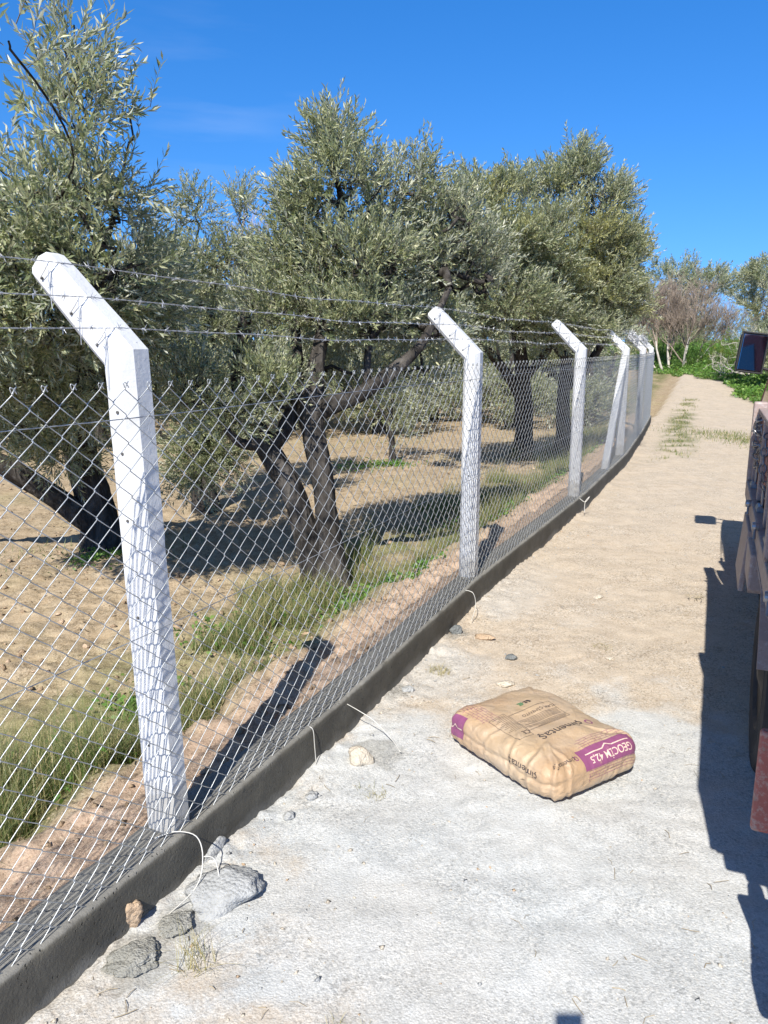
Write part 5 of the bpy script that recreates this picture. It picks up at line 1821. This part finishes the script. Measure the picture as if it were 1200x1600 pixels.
# ------------------------------------------------------------------ leafless trees and bushes
def bare(name, label, cat, base, stems, levels, mat, seed, spread=0.55, ratio=0.72, kids=(2, 4), upb=0.25, twist=0.35, mat2=None, shift=0, rmin=.0035):
    rr = random.Random(seed)
    root = empty(name, base)
    mbs = [MB(), MB()]

    def grow(p, d, ln, r, lv):
        pts, rs = [p], [r]
        n = 4
        for e in range(n):
            d = (d + Vector((rr.gauss(0, twist), rr.gauss(0, twist), rr.gauss(0, twist))) * .35 + Vector((0, 0, upb * .12))).normalized()
            pts.append(pts[-1] + d * ln / n); rs.append(r * (1 - .4 * (e + 1) / n))
        mbs[0 if lv >= levels - shift else 1].tube(pts, rs, 5 if lv > 3 else 3, cap=False)
        if lv == 0: return
        for q in range(rr.randint(*kids)):
            t = rr.uniform(.35, 1)
            i = min(n, max(1, int(round(t * n))))
            dd = (d + Vector((rr.gauss(0, 1), rr.gauss(0, 1), rr.gauss(0, .7))) * spread + Vector((0, 0, upb))).normalized()
            grow(pts[i], dd, ln * ratio * rr.uniform(.8, 1.15), max(rs[i] * .62, rmin), lv - 1)
        dd = (d + Vector((rr.gauss(0, 1), rr.gauss(0, 1), rr.gauss(0, .5))) * .2).normalized()
        grow(pts[-1], dd, ln * ratio, rs[-1], lv - 1)
    for (off, d, ln, r) in stems:
        grow(Vector(off), Vector(d).normalized(), ln, r, levels)
    if mat2 is not None:
        if mbs[0].v: mbs[0].build('trunk', mat2, root, fix=False, smooth=True)
        if mbs[1].v: mbs[1].build('twigs', mat, root, fix=False)
    else:
        mbs[0].v, mbs[0].f = mbs[0].v, mbs[0].f
        if mbs[1].v: mbs[0].add(mbs[1].v, mbs[1].f)
        mbs[0].build('twigs', mat, root, fix=False)
    tag(root, label, cat)
    return root


b = at_px(1062, 540, 37); b.z = gz(b.x, b.y)
bare('dry_bush', 'large leafless brown bush with pale stems where the road bends', 'dry bush', b,
     [((-.7, 0, 0), (-.45, 0, 1), 1.5, .07), ((-.3, .3, 0), (-.1, .1, 1), 1.7, .07), ((.25, 0, 0), (.35, 0, 1), 1.6, .08), ((.1, -.2, 0), (.1, -.2, 1), 1.7, .06), ((-.9, .2, 0), (-.8, .2, .9), 1.3, .05), ((.6, .2, 0), (.75, .1, 1), 1.4, .05)],
     5, BROWN_TWIG, 31, 0.5, 0.72, (3, 4), 0.28, 0.3, PALE_BARK, 0, .0062)
b = at_px(1172, 540, 32); b.z = gz(b.x, b.y)
bare('dead_bush', 'bleached dead bush of white crooked branches left of the right-edge olive', 'dead bush', b,
     [((0, 0, 0), (-.75, 0, .75), 1.1, .055), ((.1, 0, 0), (-.3, 0, 1), 1.0, .05), ((0, .1, 0), (-1, .1, .45), 1.0, .035)], 4, PALE_BARK, 33, 0.75, 0.68, (2, 3), 0.05, 0.7)
b = at_px(432, 560, 17); b.z = gz(b.x, b.y)
bare('bare_tree', 'bare reddish twiggy tree showing against the sky left of the forked olive', 'bare tree', b,
     [((0, 0, 0), (-.03, 0, 1), 1.9, .07), ((.1, .1, .4), (.16, 0, 1), 1.8, .05), ((0, 0, .4), (-.22, 0, 1), 1.7, .05)], 5, PINK_TWIG, 35, 0.32, 0.66, (2, 3), 0.35, 0.2)


# ------------------------------------------------------------------ grasses, weeds
def blades(name, P, ln, wd, lean, mats, label, cat, tint=None, kind='stuff', seg=3, parent=None):
    n = len(P)
    a = RNG.uniform(0, 6.283, n)
    dx = np.stack([np.cos(a), np.sin(a), np.zeros(n)], 1)
    sx_ = np.stack([-np.sin(a), np.cos(a), np.zeros(n)], 1)
    tw = RNG.uniform(-.8, .8, n)
    sx_ = sx_ * np.cos(tw)[:, None] + dx * np.sin(tw)[:, None]
    rows = []
    for e in range(seg + 1):
        t = e / seg
        c = P + dx * (lean * ln * t ** 1.7)[:, None] + np.array([0, 0, 1]) * (ln * (t - .35 * lean * t ** 2.4))[:, None]
        w_ = wd * (1 - t) ** .7 * .5
        if e < seg:
            rows += [c - sx_ * w_[:, None], c + sx_ * w_[:, None]]
        else:
            rows.append(c)
    Vv = np.stack(rows, 1)
    m = Vv.shape[1]
    off = (np.arange(n) * m)[:, None]
    Q = np.concatenate([np.array([[2 * e, 2 * e + 1, 2 * e + 3, 2 * e + 2]]) + off for e in range(seg - 1)])
    T = np.array([[2 * seg - 2, 2 * seg - 1, 2 * seg]]) + off
    me = np_mesh(name, Vv.reshape(-1, 3), Q, T)
    at = me.attributes.new('tint', 'FLOAT', 'POINT')
    at.data.foreach_set('value', np.repeat(np.zeros(n) if tint is None else tint, m).astype(np.float32))
    o = link_mesh(name, me, mats, parent)
    if label: tag(o, label, cat, kind=kind)
    return o


# tall tussocky grass in a band behind the bank of soil
nt = 2600
ty_ = 1.6 + 16 * RNG.random(nt) ** 1.5
so = RNG.uniform(0.50, 1.9, nt)
ed = np.interp(ty_, [0, 3, 5, 8, 18], [.62, .66, .60, .62, .6])
xs = np.interp(ty_, _wy, _wx) - (so) / 0.91
den = 1.25 * fbm(xs * 1.1, ty_ * 1.1, 3, 91) + 0.18 - 0.6 * np.maximum(0, so - 1.15)
keep = (RNG.random(nt) < np.clip(den * 1.6 + .06, 0, 1)) & (so > ed)
gap = np.hypot(xs + 0.62, ty_ - 4.05) < .35
keep &= ~(gap & (RNG.random(nt) < .7))
xs, ty_, so = xs[keep], ty_[keep], so[keep]
big = np.clip(0.55 + 0.5 * pn(xs * 1.7, ty_ * 1.7, 92) + .15 * RNG.normal(size=len(xs)), .25, 1.15)
Ps, Ls, Ws, Ln, Tn = [], [], [], [], []
for x, y, g in zip(xs, ty_, big):
    far = min(1.0, max(0.0, (y - 3) / 10))
    nb = int((58 - 34 * far) * (0.5 + g * .6))
    r_ = 0.055 * (0.6 + g) * np.sqrt(RNG.random(nb)); a = RNG.uniform(0, 6.28, nb)
    bx, by = x + r_ * np.cos(a), y + r_ * np.sin(a)
    Ps.append(np.stack([bx, by, ground_z(bx, by) - .01], 1))
    Ls.append(RNG.uniform(.10, .34, nb) * (.45 + .75 * g) * (1.2 if y < 4 else 1.0)); Ws.append(RNG.uniform(.0022, .0042, nb) * (1 + 1.0 * far)); Ln.append(RNG.uniform(.15, 1.0, nb))
    dry = 0.45 * pn(x * 1.2, y * 1.2, 94) + .20 + (.12 if y > 4.5 else -.08)
    Tn.append(np.clip(dry + RNG.normal(0, .22, nb), 0, 1))
blades('tall_grass', np.concatenate(Ps), np.concatenate(Ls), np.concatenate(Ws), np.concatenate(Ln), GRASS,
       'long tussocky half-dry grass growing behind the bank of soil along the fence', 'grass', np.concatenate(Tn))
# short green grass patches in the orchard
n = 26000
px_ = RNG.uniform(-9, 6, n); py_ = 2.5 + 22 * RNG.random(n) ** 1.3
so = -off_wall(px_, py_)
d_ = fbm(px_ * .55, py_ * .55, 3, 96)
keep = (so > .55) & (d_ > .30 + .25 * RNG.random(n)) 
px_, py_ = px_[keep], py_[keep]
blades('short_grass', np.stack([px_, py_, ground_z(px_, py_, False) - .005], 1), RNG.uniform(.04, .13, len(px_)), RNG.uniform(.004, .008, len(px_)) * (1 + py_ / 12), RNG.uniform(.1, .9, len(px_)), GRASS,
       'short green grass in patches on the tilled orchard soil', 'grass', np.clip(RNG.normal(.2, .2, len(px_)), 0, 1), seg=2)
n = 16000
px_ = RNG.uniform(-8, 5, n); py_ = 2.5 + 15 * RNG.random(n) ** 1.2
keep = (-off_wall(px_, py_) > .5) & (fbm(px_ * .7, py_ * .7, 3, 103) > -.1)
px_, py_ = px_[keep], py_[keep]; n = len(px_)
a = RNG.uniform(0, 6.28, n); l_ = RNG.uniform(.02, .05, n)
d = np.stack([np.cos(a), np.sin(a), RNG.uniform(-.3, .3, n)], 1); s_ = np.stack([-np.sin(a), np.cos(a), RNG.uniform(-.6, .6, n)], 1)
P = np.stack([px_, py_, ground_z(px_, py_) + .008], 1)
Vv = np.stack([P - d * l_[:, None] / 2, P + s_ * l_[:, None] * .13, P + d * l_[:, None] / 2, P - s_ * l_[:, None] * .13], 1)
tag(link_mesh('leaf_litter', np_mesh('leaf_litter', Vv.reshape(-1, 3), np.arange(n * 4).reshape(n, 4)), plain('dead_leaves', (0.17, 0.125, 0.08), .9, 0, .5, 3)),
    'fallen dead leaves littering the soil under the olive trees', 'leaf litter', kind='stuff')
# thin grass along the road verges
n = 5000
py_ = RNG.uniform(11.5, 24, n); so = 0.62 + RNG.normal(0, .12, n)
px_ = np.interp(py_, np.concatenate([_wy, [24, 40]]), np.concatenate([_wx, [8.75, 15.5]])) + so / .91
k1 = fbm(px_ * 2.2, py_ * 2.2, 3, 34) + .1 > RNG.random(n) * .6
px2 = RNG.normal(6.9, .45, 2600); py2 = RNG.normal(14.6, 1.0, 2600) + (px2 - 6.9) * -1.0
px_ = np.concatenate([px_[k1], px2]); py_ = np.concatenate([py_[k1], py2])
blades('verge_grass', np.stack([px_, py_, ground_z(px_, py_, False) - .005], 1), RNG.uniform(.03, .10, len(px_)), RNG.uniform(.006, .012, len(px_)), RNG.uniform(.2, 1, len(px_)), GRASS,
       'thin green grass in a line along the edge of the sandy road', 'grass', np.clip(RNG.normal(.15, .2, len(px_)), 0, 1), seg=2)


# broad-leaved weeds at the bend of the road
def weeds(name, x, y, hmax, size, label, cat, tb=0.1, kind='stuff', seed=1, mats=None):
    rng = np.random.default_rng(seed)
    n = len(x)
    z = ground_z(x, y, False) + hmax * rng.random(n) ** .8
    d = rng.normal(size=(n, 3)); d[:, 2] = np.abs(d[:, 2]) * .8 + .25; d /= np.linalg.norm(d, axis=1)[:, None]
    u = np.cross(d, rng.normal(size=(n, 3))); u /= np.linalg.norm(u, axis=1)[:, None]
    P = np.stack([x, y, z], 1)
    s = size * rng.uniform(.6, 1.3, n)
    Vv = np.stack([P, P + d * (s * .5)[:, None] + u * (s * .24)[:, None], P + d * s[:, None] + np.array([0, 0, -.2]) * s[:, None], P + d * (s * .5)[:, None] - u * (s * .24)[:, None]], 1)
    Q = np.arange(n * 4).reshape(n, 4)
    me = np_mesh(name, Vv.reshape(-1, 3), Q)
    at = me.attributes.new('tint', 'FLOAT', 'POINT')
    t = np.clip(tb + .25 * pn(x * .8, y * .8, 97) + .15 * rng.normal(size=n), 0, 1)
    at.data.foreach_set('value', np.repeat(t, 4).astype(np.float32))
    return tag(link_mesh(name, me, mats or WEEDS), label, cat, kind=kind)


n = 150000
y = 19.5 + 26 * RNG.random(n) ** 1.25; x = RNG.uniform(8, 28, n)
inn = x - np.interp(y, VERGE_Y, VERGE_X) + .5 * pn(x * .7, y * .7, 33)
keep = ((inn > 0) | (y > 41)) & (x < .56 * y) & (fbm(x * .9, y * .9, 3, 98) > -.55)
x, y = x[keep], y[keep]
hh = np.clip(0.06 + np.clip(inn[keep], 0, 6) * .10 + .04 * np.clip(y - 36, 0, 12) + .24 * fbm(x * .8, y * .8, 3, 99), .05, 1.1)
weeds('green_weeds', x, y, hh, 0.13, 'lush green broad-leaved weeds covering the verge where the road bends', 'weeds', 0.12)
n = 7000


def shrub(name, c, r, n, size, label, tb, seed, mats=None):
    rng = np.random.default_rng(seed)
    root = empty(name, (c[0], c[1], gz(c[0], c[1])))
    d = rng.normal(size=(n, 3)); d /= np.linalg.norm(d, axis=1)[:, None]; d[:, 2] = np.abs(d[:, 2])
    rr_ = rng.random(n) ** .45 * (1 + .35 * pn(d[:, 0] * 2.5 + seed, d[:, 1] * 2.5 + d[:, 2] * 2, seed))
    pos = d * np.array(r) * rr_[:, None]
    dirs = d + np.array([0, 0, .6]) + .5 * rng.normal(size=(n, 3))
    place_sprigs('foliage', SPR_L, pos, dirs, rng.uniform(.6, 1.1, n) * size, np.clip(tb + .2 * rng.normal(size=n), 0, 1), [mats or WEEDS, TWIG], root)
    mb = MB()
    for q in range(9):
        a = rng.uniform(0, 6.28)
        e = Vector((math.cos(a) * r[0] * .7, math.sin(a) * r[1] * .7, r[2] * rng.uniform(.5, .9)))
        mb.tube([Vector((0, 0, -.05)), e * .5 + Vector((0, 0, .08)), e], [.02, .012, .005], 5)
    mb.build('stems', TWIG, root)
    tag(root, label, 'shrub')


for (px, py, Y, r, n_, lab, tb, sd) in ((1040, 510, 41, (1.6, 1.2, 1.5), 700, 'dark green shrub at the bend behind the left foot of the brown dry bush', .1, 51),
                                        (1085, 545, 37, (.9, .7, .75), 330, 'bright green leafy shrub in front of the right foot of the brown dry bush', .05, 52),
                                        (1140, 555, 36, (1.3, 1.0, 1.5), 520, 'yellow-green shrub below the bleached dead bush', .62, 53),
                                        (1015, 540, 42, (1.6, 1.2, 1.4), 420, 'green shrub beside the road just above the farthest post', .15, 54),
                                        (1105, 500, 46, (3.2, 1.4, 3.0), 1700, 'broad grey-green shrub behind the white dead branches', .45, 55),
                                        (1030, 500, 47, (3.4, 1.4, 3.0), 1700, 'broad dull green shrub filling the gap behind the brown dry bush', .40, 56),
                                        (1170, 505, 45, (3.0, 1.4, 2.6), 1400, 'dull green shrub behind the truck mirror and the bleached bush', .42, 57)):
    c = at_px(px, py, Y)
    shrub('shrub', (c.x, c.y), r, n_, 1.0, lab, tb, sd, OLIVE if sd > 54 else None)

n = 9000
cen = [(-2.45, 6.55, .35), (-0.25, 5.35, .35), (0.35, 5.35, .30), (-0.9, 4.75, .35), (-1.35, 3.0, .30), (-1.75, 2.7, .35), (.13, 12.05, .35), (1.0, 7.6, .5), (2.4, 9.6, .6), (3.4, 12.2, .8), (-.45, 11.9, .6), (-1.2, 3.7, .25)]
ci = RNG.integers(0, len(cen), n); cc = np.array(cen)[ci]
x = cc[:, 0] + RNG.normal(0, 1, n) * cc[:, 2] * .5; y = cc[:, 1] + RNG.normal(0, 1, n) * cc[:, 2] * .5
keep = (-off_wall(x, y) > .45) & (fbm(x * 3, y * 3, 3, 107) > -.15)
x, y = x[keep], y[keep]
weeds('orchard_weeds', x, y, np.full(len(x), .07), 0.042, 'low fresh green weeds in clumps round the olive trunks and behind the bank', 'weeds', 0.1, seed=5)
# dry tufts on the road
for (x, y, nb, h_, tb, lab) in ((-0.53, 1.85, 60, .10, .9, 'straw-yellow dry grass tuft on the sand below the dark mortar lump'),
                                (0.30, 3.86, 90, .06, 1.0, 'brown withered tuft on the road near the wall, left of the bag'),
                                (-0.05, 2.72, 50, .035, .9, 'small flattened dry tuft between the jagged stone and the bag'),
                                (1.27, 4.20, 40, .04, .9, 'small straw tuft on bare sand beyond the bag'),
                                (-0.10, 1.62, 40, .035, .95, 'thin dry tuft at the bottom edge of the picture')):
    r_ = .06 * np.sqrt(RNG.random(nb)); a = RNG.uniform(0, 6.28, nb)
    bx, by = x + r_ * np.cos(a), y + r_ * np.sin(a)
    blades('dry_tuft', np.stack([bx, by, ground_z(bx, by) - .004], 1), RNG.uniform(.4, 1.2, nb) * h_, RNG.uniform(.0016, .0028, nb), RNG.uniform(.6, 1.6, nb), GRASS, lab, 'dry grass',
           np.clip(RNG.normal(tb, .12, nb), 0, 1), kind='thing')
# a withered weed lying on the road by the truck's shadow, and scattered straw
mb = MB()
rr = random.Random(3)
for q in range(16):
    a = rr.uniform(0, 6.28); l_ = rr.uniform(.03, .085)
    c = Vector((2.14 + rr.gauss(0, .02), 5.08 + rr.gauss(0, .02), float(ground_z(2.14, 5.08)) + .012))
    d = Vector((math.cos(a), math.sin(a), rr.uniform(0, .5)))
    mb.tube([c, c + d * l_ * .6, c + d * l_ + Vector((0, 0, -.01))], [.0022, .0028, .0006], 4)
tag(mb.build('dry_weed', plain('dry_stalk', (0.33, 0.28, 0.20), .9), None), 'withered spidery weed lying on the road beside the truck shadow', 'dry weed')
n = 1500
y = 1.25 + 9 * RNG.random(n) ** 1.6; x = RNG.uniform(-1.3, 4, n)
keep = (off_wall(x, y) > .03) & (fbm(x * 1.0, y * 1.0, 3, 101) > -.05) & (x < .5 * y + .4)
x, y = x[keep], y[keep]
n = len(x)
a = RNG.uniform(0, 6.28, n); l_ = RNG.uniform(.012, .06, n); w_ = RNG.uniform(.0006, .0014, n)
d = np.stack([np.cos(a), np.sin(a), np.zeros(n)], 1); s_ = np.stack([-np.sin(a), np.cos(a), np.zeros(n)], 1)
P = np.stack([x, y, ground_z(x, y) + .004], 1)
M_ = P + s_ * (l_ * RNG.uniform(-.15, .15, n))[:, None] + np.array([0, 0, .004])
rows = []
for c in (P - d * l_[:, None] / 2, M_, P + d * l_[:, None] / 2):
    rows += [c - s_ * w_[:, None], c + s_ * w_[:, None], c + np.array([0, 0, 1]) * (w_ * 1.6)[:, None]]
Vv = np.stack(rows, 1)
fq = []
for e in range(2):
    for q in range(3):
        fq.append([e * 3 + q, e * 3 + (q + 1) % 3, e * 3 + 3 + (q + 1) % 3, e * 3 + 3 + q])
Q = (np.array(fq)[None] + (np.arange(n) * 9)[:, None, None]).reshape(-1, 4)
tag(link_mesh('straw', np_mesh('straw', Vv.reshape(-1, 3), Q), plain('straw_bits', (0.36, 0.29, 0.19), .9, 0, .5, 3)), 'scattered bits of straw and dry stalk on the road', 'straw', kind='stuff')
